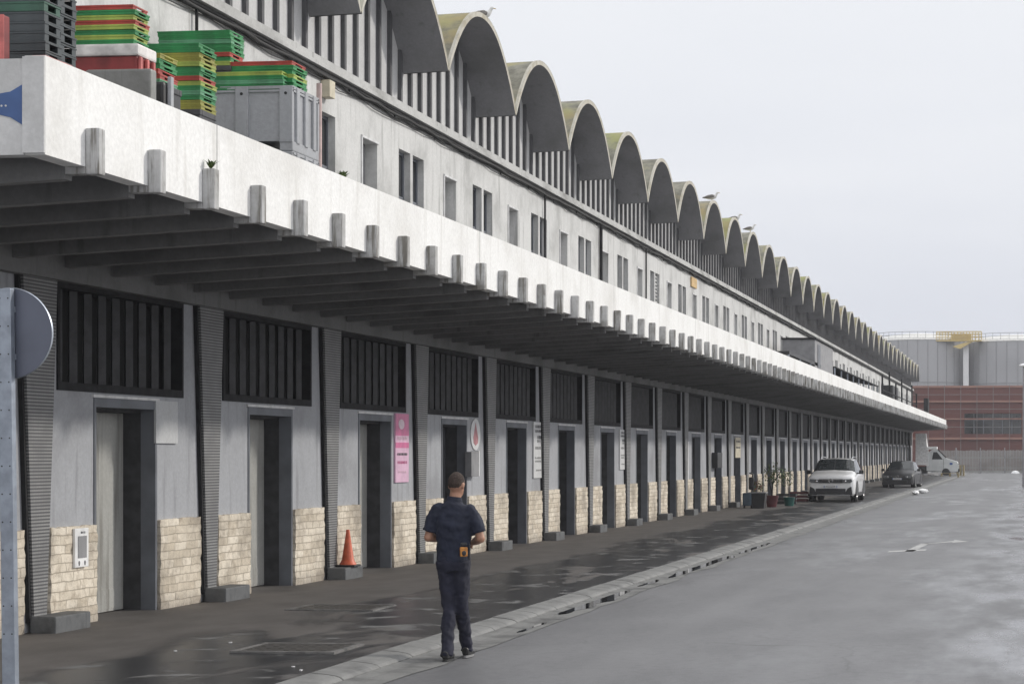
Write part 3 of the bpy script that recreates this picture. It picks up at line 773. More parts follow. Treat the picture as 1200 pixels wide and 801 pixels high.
# tufts of weed
def tuft(loc, n, h, seed, lab):
    r = random.Random(seed); m = MB()
    for i in range(n):
        a = r.uniform(0, 2*pi); l = h*r.uniform(.4, 1); sp = r.uniform(.2, .9)*h; wd = .008
        p = [(0, 0, 0), (cos(a)*sp*.5, sin(a)*sp*.5, l*.7), (cos(a)*sp, sin(a)*sp, l)]
        dx, dy = -sin(a)*wd, cos(a)*wd
        m.add([(p[0][0]-dx, p[0][1]-dy, 0), (p[0][0]+dx, p[0][1]+dy, 0), (p[1][0]+dx*1.6, p[1][1]+dy*1.6, p[1][2]), (p[1][0]-dx*1.6, p[1][1]-dy*1.6, p[1][2]), p[2]], [(0, 1, 2, 3), (3, 2, 4)])
    tag(m.build('weed_tuft', M['weed'], None, loc), lab, 'weed')
M['weed'] = simple('weed_leaf', (.07, .11, .025), .7, var=.4, scale=30)
tuft((XF+.06, yb0+2*pitch, FB+.30), 26, .09, 1, 'small green weed growing on top of the third beam end from the left')
tuft((XF+.05, yb0+9*pitch, FB-.05), 22, .10, 2, 'yellowing weed on the underside of the tenth beam end from the left')
tuft((XF-.10, y_at(XF, 412), FT), 60, .10, 3, 'flat dark green weed on the parapet below the upper windows')

# ------------------------------------------------------------------ things on the far canopy
def at_edge(u, X, v): 
    y = y_at(X, u); return y, z_at(X, y, v)
y0 = y_at(-8.4, 925); y1 = y_at(-8.4, 962)
r = empty('roof_railing', (-8.4, y0, CT), label='dark railing frame with a canvas cover on the canopy roof far along', cat='railing'); zr = z_at(-8.4, y0, 411)-CT; zr2 = z_at(-8.4, y1, 418)-CT
m = MB(); m.box(-.9, .0, 0, y1-y0, zr-.12, zr); m.build('cover', M['black'], r)
for yy in (0, (y1-y0)*.33, (y1-y0)*.66, y1-y0-.1):
    for xx in (-.88, -.06):
        m = MB(); m.box(xx, xx+.06, yy, yy+.06, 0, zr-.122); m.build('post', M['steel'], r)
y0 = y_at(-8.4, 955); y1 = y_at(-8.4, 976); zz = z_at(-8.4, y0, 424)-CT
r = empty('equipment_cabin', (-8.4, y0, CT), label='grey equipment cabin on the canopy just before the long dark awning', cat='cabin')
m = MB(); m.bbox(-1.3, 0, 0, y1-y0, 0, 1.75, .02); m.build('body', M['blind'], r)
m = MB(); m.bbox(-1.35, .06, -.06, y1-y0+.06, 1.752, 1.82, .01); m.build('roof', M['vent'], r)
m = MB(); m.box(.002, .02, 1, 2.0, .1, 1.6); m.build('door', M['reveal'], r)
y0 = y_at(-8.3, 980); y1 = y_at(-8.3, 1030)
r = empty('roof_awning', (-8.3, y0, CT), label='long low dark awning along the far part of the canopy roof', cat='awning')
L = y1-y0; h = .95
m = MB(); m.prism([(-1.9, h+.35), (0, h), (0, h+.05), (-1.9, h+.4)], 'y', 0, L); m.build('sheet', M['vent'], r)
for i in range(9):
    m = MB(); m.box(-.1, -.04, L*i/8*.99, L*i/8*.99+.06, 0, h+.005); m.build('post', M['steel'], r)
m = MB(); m.box(-.02, 0, 0, L, 0, h*.6); m.build('screen', M['reveal'], r)
y0 = y_at(-7.9, 1034); y1 = y_at(-7.9, 1074)
r = empty('mast_frame', (-7.9, y0, CT), label='open metal frame of masts and wires near the far end of the canopy', cat='frame'); L = y1-y0
for i in range(7):
    m = MB(); m.tube([(0, L*i/6, 0), (0, L*i/6, 1.9 if i % 2 else 1.5)], .05, 6); m.build('mast', M['vent'], r)
for z in (.7, 1.45): 
    m = MB(); m.tube([(0, 0, z), (0, L, z)], .03, 6); m.build('rail', M['vent'], r)
m = MB(); m.bbox(-.8, -.1, L*.3, L*.45, .0, 1.3, .05); m.build('cabinet', M['black'], r)
y0 = y_at(-8.2, 1086); r = empty('tank_stand', (-8.2, y0, CT), label='tall dark box on a stand at the far end of the canopy', cat='box')
m = MB(); m.bbox(-.2, .15, -1, 1, .5, 1.7, .04); m.build('box', M['vent'], r); m = MB(); m.box(-.15, .1, -.8, .8, 0, .5); m.build('stand', M['black'], r)

# ------------------------------------------------------------------ seagulls on the shell rims
M['gull_w'] = simple('white_feathers', (.62, .62, .60), .8); M['gull_g'] = simple('grey_brown_feathers', (.16, .15, .14), .8, var=.3, scale=20); M['beak'] = simple('yellow_beak', (.5, .36, .08), .5)
def gull(u, v, k, lab, face, sc_=1.0):
    X = XV-.14; Y = y_at(X, u); t = ((Y-VY0)/B) % 1
    kk = math.floor((Y-VY0)/B); z = arch(t)+.037-.035*.14
    r = empty('seagull', (X, Y, z), face, label=lab, cat='seagull', group='seagulls on the vault rims')
    m = MB(); q = [(-.27, .17, .03), (-.20, .18, .05), (-.1, .19, .085), (.02, .20, .10), (.12, .23, .085), (.17, .28, .055), (.19, .33, .042), (.215, .37, .045), (.25, .375, .032), (.27, .37, .01)]
    m.tube([(x*sc_, 0, zz*sc_) for x, zz, _ in q], [(.8*a*sc_, a*sc_) for *_, a in q], 12); m.build('body', M['gull_w'], r)
    for s in (-1, 1):
        m = MB(); w_ = [(.10, .22, .03), (.02, .235, .055), (-.12, .215, .05), (-.24, .19, .03), (-.36, .17, .008)]
        m.tube([(x*sc_, s*.065*sc_, zz*sc_) for x, zz, _ in w_], [(.025*sc_, a*1.25*sc_) for *_, a in w_], 10); m.build('wing', M['gull_g'], r)
        m = MB(); m.tube([(.0, s*.035*sc_, .13*sc_), (.01, s*.035*sc_, .05*sc_), (0, s*.035*sc_, 0)], .008*sc_, 6); m.tube([(-.02*sc_, s*.035*sc_, .005), (.05*sc_, s*.035*sc_, .005)], .008*sc_, 6); m.build('leg', M['beak'], r)
    m = MB(); m.tube([(.265*sc_, 0, .368*sc_), (.31*sc_, 0, .362*sc_), (.325*sc_, 0, .35*sc_)], [.012*sc_, .01*sc_, .003*sc_], 8); m.build('beak', M['beak'], r)
gull(566, 18, 1, 'brownish seagull on the rim of the nearest fully visible vault', radians(20), .72)
gull(834, 240, 2, 'seagull with raised pale head, leftmost of the three on the middle vaults', radians(10), .8)
gull(861, 252, 3, 'seagull between the other two on the middle vaults', radians(15), .8)
gull(879, 272, 4, 'seagull standing lowest, rightmost of the three on the middle vaults', radians(-5), .72)
gull(783, 192, 5, 'small seagull crouched on the seventh vault rim, left of the group of three', radians(100), .6)

# ------------------------------------------------------------------ round sign seen from behind
Ys = 14.0; s = F/depth(-7.4, Ys); xs = x_at(Ys, 13)
r = empty('road_sign', (xs, Ys, PZ-.03), label='round road sign seen from its bare grey back on a square galvanised post', cat='road sign')
zt = z_at(xs, Ys, 338)-(PZ-.03); r.rotation_euler = (0, radians(-.75), 0)
m = MB(); hw = .05
m.bbox(-hw, hw, -.03, .03, 0, zt, .006)
zc = z_at(xs, Ys, 390)-(PZ-.03); Rr = 53/s
for k in range(13):
    z = .6+k*.2
    for x in (-.03, .03): m.tube([(x, -.0315, z), (x, -.0295, z)], .006, 8, 1)
m.build('post', [M['post'], M['black']], r)
M['signback'] = simple('grey_sign_back', (.095, .105, .14), .45, .3, var=.08, scale=3); M['edge_blue'] = simple('blue_sign_face', (.03, .10, .35), .4)
m = MB(); cyl = [(Rr*cos(a*2*pi/64), Rr*sin(a*2*pi/64)) for a in range(64)]
m.prism([(x, z+zc) for x, z in cyl], 'y', .042, .056, smooth=False); m.build('plate', M['signback'], r)
m = MB(); m.add([(1.0*x*a, yy, z*a+zc) for a, yy in ((1.0, .036), (1.018, .046), (1.0, .060)) for x, z in cyl], [(i*64+j, i*64+(j+1) % 64, (i+1)*64+(j+1) % 64, (i+1)*64+j) for i in range(2) for j in range(64)], 0, True); m.build('folded_edge', M['steel'], r)
m = MB(); m.prism([(x*.97, z*.97+zc) for x, z in cyl], 'y', .0565, .0585); m.build('face', M['edge_blue'], r)
for dz in (-.17, .17):
    m = MB(); m.box(-.052, .052, .031, .0415, zc+dz-.02, zc+dz+.02); m.build('clamp', M['steel'], r)

# ------------------------------------------------------------------ wall signs
def wall_rect(u0, u1, v0, v1, X=XW+.03):
    a = y_at(X, u0); b = y_at(X, u1); return a, b, z_at(X, a, v1), z_at(X, a, v0)
def letters(m, x, y0, y1, zc, h, seed, mi=0):
    "a line of small letter shapes"
    r = random.Random(seed); y = y0; w_ = h*.55
    while y+w_ < y1:
        g = r.choice('EIHLTOA')
        t = h*.2
        if g in 'EHLIO': m.box(x, x+.003, y, y+t, zc-h/2, zc+h/2, mi)
        if g in 'HO': m.box(x, x+.003, y+w_-t, y+w_, zc-h/2, zc+h/2, mi)
        if g in 'EOT': m.box(x, x+.003, y+t, y+w_-t, zc+h/2-t, zc+h/2, mi)
        if g in 'ELO': m.box(x, x+.003, y+t, y+w_-t, zc-h/2, zc-h/2+t, mi)
        if g in 'EHA': m.box(x, x+.003, y+t, y+w_-t, zc-t/2, zc+t/2, mi)
        if g in 'TA': m.box(x, x+.003, y+w_/2-t/2, y+w_/2+t/2, zc-h/2, zc+h/2-t, mi)
        y += w_+h*.22
        if r.random() < .15: y += h*.4
def sign(lab, u0, u1, v0, v1, base, lines, grp=None, blocks=()):
    y0, y1, z0, z1 = wall_rect(u0, u1, v0, v1); r = empty('wall_sign', (XW, y0, z0), label=lab, cat='sign', group=grp)
    W_, H_ = y1-y0, z1-z0
    m = MB(); m.box(.003, .03, 0, W_, 0, H_); m.build('board', base, r)
    for (a, b, c, d, mt) in blocks:
        m = MB(); m.box(.0305, .033, a*W_, b*W_, c*H_, d*H_); m.build('printed_panel', mt, r)
    for (a, b, z, h, mt, sd) in lines:
        m = MB(); letters(m, .0335, a*W_, b*W_, z*H_, h*H_, sd); m.build('lettering', mt, r)
M['sign_g'] = painted('scuffed_grey_panel', (.54, .55, .56), (.38, .38, .38), .5); M['sign_w'] = simple('white_sign_board', (.62, .62, .62), .4, var=.06); M['sign_pk'] = simple('pale_pink_print', (.72, .45, .60), .4, var=.1); M['sign_dp'] = simple('deep_pink_print', (.62, .13, .30), .4, var=.12)
M['ink'] = simple('dark_grey_ink', (.12, .12, .13), .5); M['ink2'] = simple('faded_grey_ink', (.38, .38, .38), .5)
M['pkw'] = simple('pale_pink_ink', (.8, .62, .7), .5)
sign('tall pink and white sign right of the third door', 463.5, 479, 484, 565, M['sign_pk'],
     [(.12, .95, .64, .05, M['pkw'], 1), (.1, .9, .41, .035, M['ink'], 2), (.15, .85, .29, .04, M['sign_dp'], 3), (.2, .8, .15, .03, M['pkw'], 4)], 'signs on the grey wall',
     [(0, 1, .68, 1, M['sign_dp']), (0, 1, .50, .58, M['sign_dp'])])
y0, y1, z0, z1 = wall_rect(463.5, 479, 484, 565)
m = MB(); m.prism([(y0+(y1-y0)*(.42+.22*cos(a)), z0+(z1-z0)*(.845+.075*sin(a))) for a in [i*pi/8 for i in range(16)]], 'x', XW+.034, XW+.037); m.build('sign_emblem', M['pkw'], [o for o in bpy.data.objects if o.name == 'wall_sign'][0], world=True)
LN = lambda s: [(.12, .9, .92, .055, M['ink'], s), (.12, .88, .84, .05, M['ink'], s+1), (.3, .95, .73, .06, M['ink'], s+2), (.3, .9, .66, .045, M['ink2'], s+3), (.12, .92, .54, .05, M['ink2'], s+4), (.1, .8, .36, .035, M['ink2'], s+5), (.15, .9, .30, .035, M['ink2'], s+6), (.2, .8, .14, .03, M['ink2'], s+7)]
sign('tall white sign with grey lettering right of the fifth door', 625.5, 638, 494, 560, M['sign_w'], LN(10), 'signs on the grey wall')
sign('white lettered sign right of the seventh door', 726.5, 735, 503, 550, M['sign_w'], LN(30), 'signs on the grey wall')
sign('blank pale panel at the top right of the nearest door', 183, 208.5, 469, 519, M['sign_g'], [])
sign('narrow white sign between the ninth and tenth doors', 803, 807.5, 517, 562, M['sign_w'], [])
sign('small yellowed sign beside a far door', 862, 868, 512, 536, M['cream'], [(.1, .9, .8, .08, M['ink'], 60), (.1, .9, .5, .08, M['ink'], 61)])
# oval faded sign and the notice box below it
y0, y1, z0, z1 = wall_rect(552.5, 563.5, 490, 527); r = empty('oval_sign', (XW, (y0+y1)/2, (z0+z1)/2), label='pale oval sign with a faded red drop, right of the fourth door', cat='sign', group='signs on the grey wall')
m = MB(); a_, b_ = (y1-y0)/2, (z1-z0)/2; m.prism([(a_*cos(t), b_*sin(t)) for t in [i*pi/16 for i in range(32)]], 'x', .003, .02); m.build('board', M['sign_w'], r)
m = MB(); m.prism([(0, b_*.75), (-.5*a_, -b_*.2), (-.45*a_, -b_*.55), (0, -b_*.72), (.45*a_, -b_*.55), (.5*a_, -b_*.2)][::-1], 'x', .0205, .023); M['fadedred'] = simple('faded_red_print', (.45, .20, .22), .6); m.build('drop', M['fadedred'], r)
y0, y1, z0, z1 = wall_rect(552, 560, 529, 558, XW+.12); r = empty('notice_box', (XW, y0, z0), label='grey notice box with a bright white edge under the oval sign', cat='box')
m = MB(); m.bbox(.003, .13, 0, (y1-y0), 0, z1-z0, .01); m.build('case', M['blind'], r)
m = MB(); m.bbox(.003, .14, (y1-y0)+.001, (y1-y0)+.06, 0, z1-z0+.02, .008); M['bright'] = simple('bright_white_paint', (.8, .8, .8), .4); m.build('door_edge', M['bright'], r)
y0, y1, z0, z1 = wall_rect(841, 846.5, 530, 548, XW+.2); r = empty('meter_box', (XW, y0, z0), label='small black box mounted on the far grey wall between two doors', cat='box')
m = MB(); m.bbox(.003, .2, 0, y1-y0, 0, z1-z0, .01); m.build('case', M['black'], r)
# white intercom-like mailbox on the stone by the nearest door
y0, y1, z0, z1 = wall_rect(86, 102, 619, 665, XW+.06); r = empty('mailbox', (XW+.05, y0, z0), label='white wall box with a grey window on the stone left of the nearest door', cat='mailbox')
W_, H_ = y1-y0, z1-z0
m = MB(); m.bbox(.0, .03, 0, W_, 0, H_, .008); m.build('case', M['bright'], r)
m = MB(); m.box(.0305, .036, W_*.2, W_*.82, H_*.24, H_*.80); m.build('window', M['blind'], r)
m = MB()
for a in (.2, .62): m.prism([(W_*(a+.09)+.018*cos(t), H_*.12+.022*sin(t)) for t in [i*pi/4 for i in range(8)]], 'x', .0305, .033); m.box(.0305, .033, W_*(a+.055), W_*(a+.125), H_*.045, H_*.085)
letters(m, .0305, W_*.4, W_*.75, H_*.89, H_*.055, 5); m.build('symbols', M['ink'], r)

# ------------------------------------------------------------------ traffic cone on the third plinth
Yc = y_at(-10.10, 410); r = empty('traffic_cone', (-10.13, Yc, .272), label='worn orange traffic cone standing on a kerb block by the third door', cat='traffic cone')
M['cone'] = simple('faded_orange_plastic', (.58, .115, .05), .5, var=.2, scale=9)
m = MB(); m.bbox(-.15, .15, -.15, .15, 0, .028, .01); o = m.build('base', M['black'], r)
m = MB(); m.lathe([(.125, .029), (.122, .045), (.105, .07), (.09, .10), (.03, .50), (.028, .545), (.02, .55), (.016, .50)], n=28); m.build('body', M['cone'], r)
# ------------------------------------------------------------------ vehicles
def paint(name, c, met=0, rough=.3): return simple(name, c, rough, met, var=.04, coat=.8, spec=.5)
M['car_white'] = paint('white_car_paint', (.74, .74, .74)); M['car_dark'] = simple('dark_metallic_paint', (.010, .010, .012), .5, 0, var=.05, coat=.25, spec=.4); M['van_white'] = simple('dull_white_van_paint', (.66, .68, .68), .4, var=.08, scale=2)
M['carglass'] = simple('tinted_car_glass', (.025, .03, .032), .04, var=.2); M['lamp'] = simple('clear_headlamp_lens', (.13, .14, .15), .08, .1, var=.3, scale=20)
M['plate'] = simple('white_number_plate', (.6, .6, .6), .4, var=.03); M['tyre'] = M['rubber']; M['rimm'] = simple('alloy_rim', (.35, .35, .36), .35, .8)
def wheel(root, x, y, R, W_, side):
    m = MB(); Mx = Matrix.Translation((x, y, R)) @ Matrix.Rotation(pi/2, 4, 'Y')
    w2 = W_/2
    m.lathe([(R*.62, -w2), (R*.93, -w2), (R, -w2*.7), (R, w2*.7), (R*.93, w2), (R*.62, w2), (R*.6, 0)], n=32, M=Mx)
    o = m.build('wheel', M['tyre'], root)
    m = MB(); m.lathe([(R*.14, w2*.75), (R*.2, w2*.8), (R*.62, w2*.2), (R*.64, w2*.9), (R*.58, w2*.9), (R*.56, w2*.1), (.01, w2*.3)], n=24, M=Mx if side > 0 else Matrix.Translation((x, y, R)) @ Matrix.Rotation(-pi/2, 4, 'Y'))
    Ms = Mx if side > 0 else Matrix.Translation((x, y, R)) @ Matrix.Rotation(-pi/2, 4, 'Y')
    for k in range(5):
        m.box(-R*.07, R*.07, R*.1, R*.6, w2*.55, w2*.8, 0, Ms @ Matrix.Rotation(k*2*pi/5, 4, 'Z'))
    m.build('rim', M['rimm'], o)
def car(lab, loc, rz, P, body, suv):
    r = empty('parked_car', loc, rz, label=lab, cat='car', group='cars parked along the hall')
    L, W, H = P['L'], P['W'], P['H']; w = W/2; k = 1.0 if H > 1.6 else .88
    # stations: y, then (x,z) from sill to centre line
    def S(y, zs, zb, wb, hood=None, xr=None, zr=None, g=.24):
        "zs sill height, zb shoulder height, wb shoulder half width"
        p = [(wb*.90, zs), (wb*.985, zs+.10), (wb, zs+(zb-zs)*.5), (wb*.985, zb-.05), (wb*.95, zb)]
        if xr is None: p += [(wb*.86, hood-.01), (wb*.60, hood+.012), (0, hood+.03)]
        else: p += [(xr, zr-.05), (xr*.85, zr-.005), (0, zr+.02)]
        return y, p
    h = H
    if suv:
        st = [S(0.02, .28, .82, w*.84, .90), S(.10, .24, .92, w*.95, .975), S(.25, .22, .97, w*.985, 1.03), S(.6, .22, 1.01, w, 1.09), S(1.05, .23, 1.04, w, 1.15),
              S(1.20, .23, 1.05, w, None, w*.88, 1.20), S(1.85, .24, 1.06, w, None, w*.735, h*.965), S(2.5, .24, 1.07, w, None, w*.73, h*.985), S(3.2, .24, 1.08, w, None, w*.72, h*.98),
              S(3.95, .24, 1.10, w*.99, None, w*.68, h*.95), S(L-.18, .26, 1.10, w*.96, None, w*.64, h*.76), S(L-.05, .30, 1.02, w*.9, 1.06), S(L, .34, .84, w*.82, .88)]
    else:
        st = [S(0.02, .26, .62, w*.82, .68), S(.10, .22, .70, w*.93, .76), S(.25, .20, .78, w*.975, .84), S(.6, .20, .84, w, .91), S(1.0, .21, .87, w, .97),
              S(1.15, .21, .88, w, None, w*.86, 1.02), S(2.0, .22, .90, w, None, w*.68, h*.965), S(2.5, .22, .91, w, None, w*.68, h*.985), S(3.2, .22, .92, w, None, w*.66, h*.97),
              S(3.8, .22, .94, w*.99, None, w*.62, h*.90), S(L-.15, .24, .95, w*.94, None, w*.60, h*.72), S(L-.04, .28, .90, w*.88, .93), S(L, .32, .74, w*.80, .78)]
    zq = 1.0 if suv else .84
    n = len(st[0][1]); full = []
    for y, p in st:
        full.append([(x, y, z) for x, z in p] + [(-x, y, z) for x, z in p[-2::-1]])
    N = len(full[0]); bb = MB(); gl = {'windscreen': MB(), 'side_window': MB(), 'rear_window': MB()}
    bb.v = [Vector(q) for rr in full for q in rr]
    for i in range(len(full)-1):
        for j in range(N-1):
            f = [i*N+j, i*N+j+1, (i+1)*N+j+1, (i+1)*N+j]
            jj = min(j, N-2-j)
            t = None
            if i == 5 and jj >= 5: t = 'windscreen'
            elif 5 <= i <= 8 and jj == 4: t = 'side_window'
            elif i == 9 and jj >= 5: t = 'rear_window'
            if t and not (t == 'windscreen' and False):
                g = gl[t]; c = sum((bb.v[q] for q in f), Vector())/4
                g.add([bb.v[q]+(c-bb.v[q])*.06 + Vector(((.006 if c.x > 0 else -.006) if t == 'side_window' else 0, -.006 if t == 'windscreen' else 0, .006)) for q in f], [(0, 1, 2, 3)], 0, True)
                bb.f.append(f); bb.m.append(1); bb.sm.append(True)
            else: bb.f.append(f); bb.m.append(0); bb.sm.append(True)
    bb.f += [list(range(N))[::-1], list(range((len(full)-1)*N, len(full)*N))]; bb.m += [0, 0]; bb.sm += [False, False]
    bb.f.append([i*N for i in range(len(full))] + [i*N+N-1 for i in range(len(full))][::-1]); bb.m.append(1); bb.sm.append(False)
    o = bb.build('body', [body, M['black']], r)
    o.modifiers.new('bevel', 'BEVEL').width = .02; o.modifiers['bevel'].segments = 2; o.modifiers['bevel'].limit_method = 'ANGLE'; o.modifiers['bevel'].angle_limit = radians(25)
    for t, g in gl.items():
        if t == 'side_window':
            for sd in (-1, 1):
                q = MB()
                for f in g.f:
                    vs_ = [g.v[i] for i in f]
                    if (sum(a.x for a in vs_) > 0) == (sd > 0): q.add(vs_, [(0, 1, 2, 3)], 0, True)
                q.build(t, M['carglass'], r)
        else: g.build(t, M['carglass'], r)
    # nose furniture
    m = MB(); zg = .79 if suv else .62
    m.bbox(-w*.50, w*.50, -.025, .06, zg-.06, zg+.09, .015); gr = m.build('grille', M['black'], r)
    for dz in (.035,):
        m = MB(); m.box(-w*.385, w*.385, -.032, -.026, zg+dz, zg+dz+.010); m.build('bar', M['chrome'], gr)
    for s in (-1, 1):
        m = MB(); m.prism([(s*w*.42, zg-.05), (s*w*.42, zg+.07), (s*w*.86, zg+.10), (s*w*.90, zg+.0), (s*w*.80, zg-.055)][::s], 'y', -.012, .20); hl = m.build('headlight', M['lamp'], r)
        m = MB(); m.ball((s*w*.60, -.012, zg+.01), (.05, .012, .04)); m.build('bulb', M['chrome'], hl)
        m = MB(); m.prism([(s*w*.56, .27*k), (s*w*.90, .27*k), (s*w*.86, .60*k), (s*w*.70, .52*k)][::s], 'y', -.015, .14); m.build('air_intake', M['black'], r)
        # mirrors
        m = MB(); m.bbox(s*(w+.02) if s > 0 else -(w+.20), s*(w+.20) if s > 0 else -(w+.02), 1.42, 1.54, 1.06*k, 1.22*k, .03); m.bbox(min(s*(w*.93), s*(w+.03)), max(s*(w*.93), s*(w+.03)), 1.45, 1.52, 1.08*k, 1.12*k, .008); m.build('mirror', body if not suv else M['black'], r)
        # arches
        for yy in (P['wf'], P['wr']):
            R = P['R']; m = MB(); Mx = Matrix.Translation((0, yy, R)); pts = [((R+.09)*cos(a), (R+.09)*sin(a)) for a in [i*pi/14 for i in range(15)]]+[(-(R+.02), -.12), (R+.02, -.12)]
            x0 = s*(w-.12); x1 = s*(w+.012); m.prism(pts, 'x', min(x0, x1), max(x0, x1), 0, Mx); m.build('wheel_arch', M['black'], r)
        # lower door cladding
        m = MB(); m.bbox(min(s*(w*.93), s*(w+.012)), max(s*(w*.93), s*(w+.012)), P['wf']+.5, P['wr']-.5, .22, .36, .01); m.build('sill', M['black'] if suv else body, r)
        if suv:
            m = MB(); m.tube([(s*w*.66, 1.95, h*.97), (s*w*.665, 2.1, h+.03), (s*w*.665, 3.6, h+.02), (s*w*.63, 3.95, h*.95)], .02, 8); m.build('roof_rail', M['chrome'], r)
        for y, door in ((1.45, 'f'), (2.5, 'r')):
            m = MB(); m.bbox(min(s*(w-.0), s*(w+.03)), max(s*(w-.0), s*(w+.03)), y+.8, y+.98, .86*k, .89*k, .006); m.build('door_handle', body, r)
    m = MB(); m.bbox(-w*.62, w*.62, -.03, .08, .30*k, .52*k, .02); m.build('lower_intake', M['black'], r)
    m = MB(); m.bbox(-w*.80, w*.80, -.02, .10, .235*k, .285*k, .015); m.build('bumper_lip', M['rimm'] if suv else M['black'], r)
    m = MB(); m.bbox(-.26, .26, -.055, -.035, .54*k, .645*k, .004); p = m.build('number_plate', M['plate'], r)
    m = MB(); m.box(-.258, -.235, -.057, -.0555, .545*k, .64*k); m.box(.235, .258, -.057, -.0555, .545*k, .64*k); m.build('plate_band', M['edge_blue'], p)
    m = MB(); rr = random.Random(len(lab)); x = -.19
    for i in range(7):
        m.box(x, x+.009, -.057, -.0555, .56*k, .625*k); m.box(x+.009, x+.03, -.057, -.0555, .56*k+rr.choice((0, .025, .05)), .57*k+rr.choice((0, .025))); m.box(x+.03, x+.038, -.057, -.0555, .56*k, .625*k); x += .054
    m.build('plate_lettering', M['ink'], p)
    # round emblem
    m = MB(); zc = zg+.03
    ring = [(.075*cos(a), .075*sin(a)) for a in [i*pi/14 for i in range(28)]]
    m.tube([(x, -.04, zc+z) for x, z in ring+[ring[0]]], .007, 6, cap=False)
    if suv:
        m.tube([(-.035, -.04, zc+.062), (0, -.04, zc+.012), (.035, -.04, zc+.062)], .006, 6)
        m.tube([(-.066, -.04, zc+.025), (-.03, -.04, zc-.06), (0, -.04, zc-.005), (.03, -.04, zc-.06), (.066, -.04, zc+.025)], .006, 6)
    m.build('emblem', M['chrome'], r)
    for s in (-1, 1):
        for yy in (P['wf'], P['wr']): wheel(r, s*(w-.115), yy, P['R'], .24, s)
    # wipers
    m = MB(); m.tube([(-.5, 1.25, 1.22*k), (.05, 1.28, 1.24*k)], .010, 6); m.tube([(.05, 1.25, 1.22*k), (.55, 1.28, 1.24*k)], .010, 6); m.build('wiper', M['black'], r)
    return r
Xc = -8.02; Yc = ground_y(Xc, 587.5, .10)
xx = x_at(Yc, 973.5)
car('white sport utility car with roof rails parked facing the camera under the canopy', (xx, Yc, .09), radians(-1.0), dict(L=4.5, W=1.86, H=1.70, R=.36, wf=.92, wr=3.62), M['car_white'], True)
Yd = ground_y(-6.9, 571.5, .06); xd = x_at(Yd, 1051.5)
car('dark grey hatchback parked behind the white car', (xd, Yd, .04), radians(-4), dict(L=4.3, W=1.80, H=1.52, R=.32, wf=.86, wr=3.45), M['car_dark'], False)

# light box truck seen side on at the end of the hall
Yv = ground_y(-8, 557.5); sF = F/depth(-8, Yv); x0 = x_at(Yv, 1086.5); x1 = x_at(Yv, 1123); xb = x_at(Yv, 1073); Lv = x1-x0
r = empty('box_truck', (x0, Yv, 0), label='white light truck with tall box body, seen side on beyond the dark car', cat='truck')
prof = [(-.05, .45), (-.05, 2.0), (0.1, 2.05), (.45, 2.3), (.85, 2.3), (1.6, 1.55), (Lv-.1, 1.25), (Lv, .95), (Lv-.02, .40)]
m = MB(); m.prism(prof[::-1], 'y', 0, 1.75); o = m.build('cab', M['van_white'], r); bv = o.modifiers.new('bevel', 'BEVEL'); bv.width = .07; bv.segments = 3
zb_ = 1.96+23.5/sF; wb_ = xb-x0
m = MB(); m.prism([(wb_, .95), (wb_, zb_), (-.12, zb_), (-.06, 2.9), (.12, 1.6), (.12, .85), (-.2, .95)][::-1], 'y', -.12, 1.9); o = m.build('box_body', M['bright'], r); bv = o.modifiers.new('bevel', 'BEVEL'); bv.width = .03; bv.segments = 2
m = MB(); m.box(wb_+.05, 1.2, .2, 1.6, .40, .84); m.build('chassis', M['black'], r)
m = MB(); m.prism([(.42, 1.45), (.55, 2.08), (.85, 2.08), (1.35, 1.45)][::-1], 'y', -.012, -.001); m.build('side_window', M['carglass'], r)
m = MB(); m.prism([(.88, 2.30), (.92, 2.33), (1.66, 1.60), (1.62, 1.54)], 'y', .1, 1.65); m.build('windscreen', M['carglass'], r)
m = MB(); m.bbox(.0, .85, .2, 1.55, 2.31, 2.56, .05); m.build('roof_box', M['bright'], r)
m = MB(); m.bbox(Lv-.05, Lv+.06, .05, 1.7, .38, .62, .03); m.build('bumper', M['vent'], r)
m = MB(); m.bbox(Lv-.10, Lv+.01, .1, .4, .85, 1.1, .03); m.build('headlight', M['lamp'], r)
m = MB(); m.bbox(1.95, 2.2, -.015, -.001, .98, 1.16, .004); m.build('door_badge', M['edge_blue'], r)
m = MB(); m.tube([(1.42, -.008, .55), (1.42, -.008, 1.5)], .012, 6); m.build('door_gap', M['black'], r)
for xx in (-.38, 1.62):
    for yy in (.08, 1.62):
        m = MB(); Mx = Matrix.Translation((xx, yy, .34)) @ Matrix.Rotation(pi/2, 4, 'X')
        m.lathe([(.19, -.11), (.31, -.12), (.34, -.08), (.34, .08), (.31, .12), (.19, .11)], n=24, M=Mx); wo = m.build('wheel', M['tyre'], r)
        m = MB(); m.lathe([(.19, -.10), (.14, -.06), (.03, -.09), (.03, .09), (.14, .06), (.19, .10)], n=20, M=Mx); m.build('rim', M['rimm'], wo)
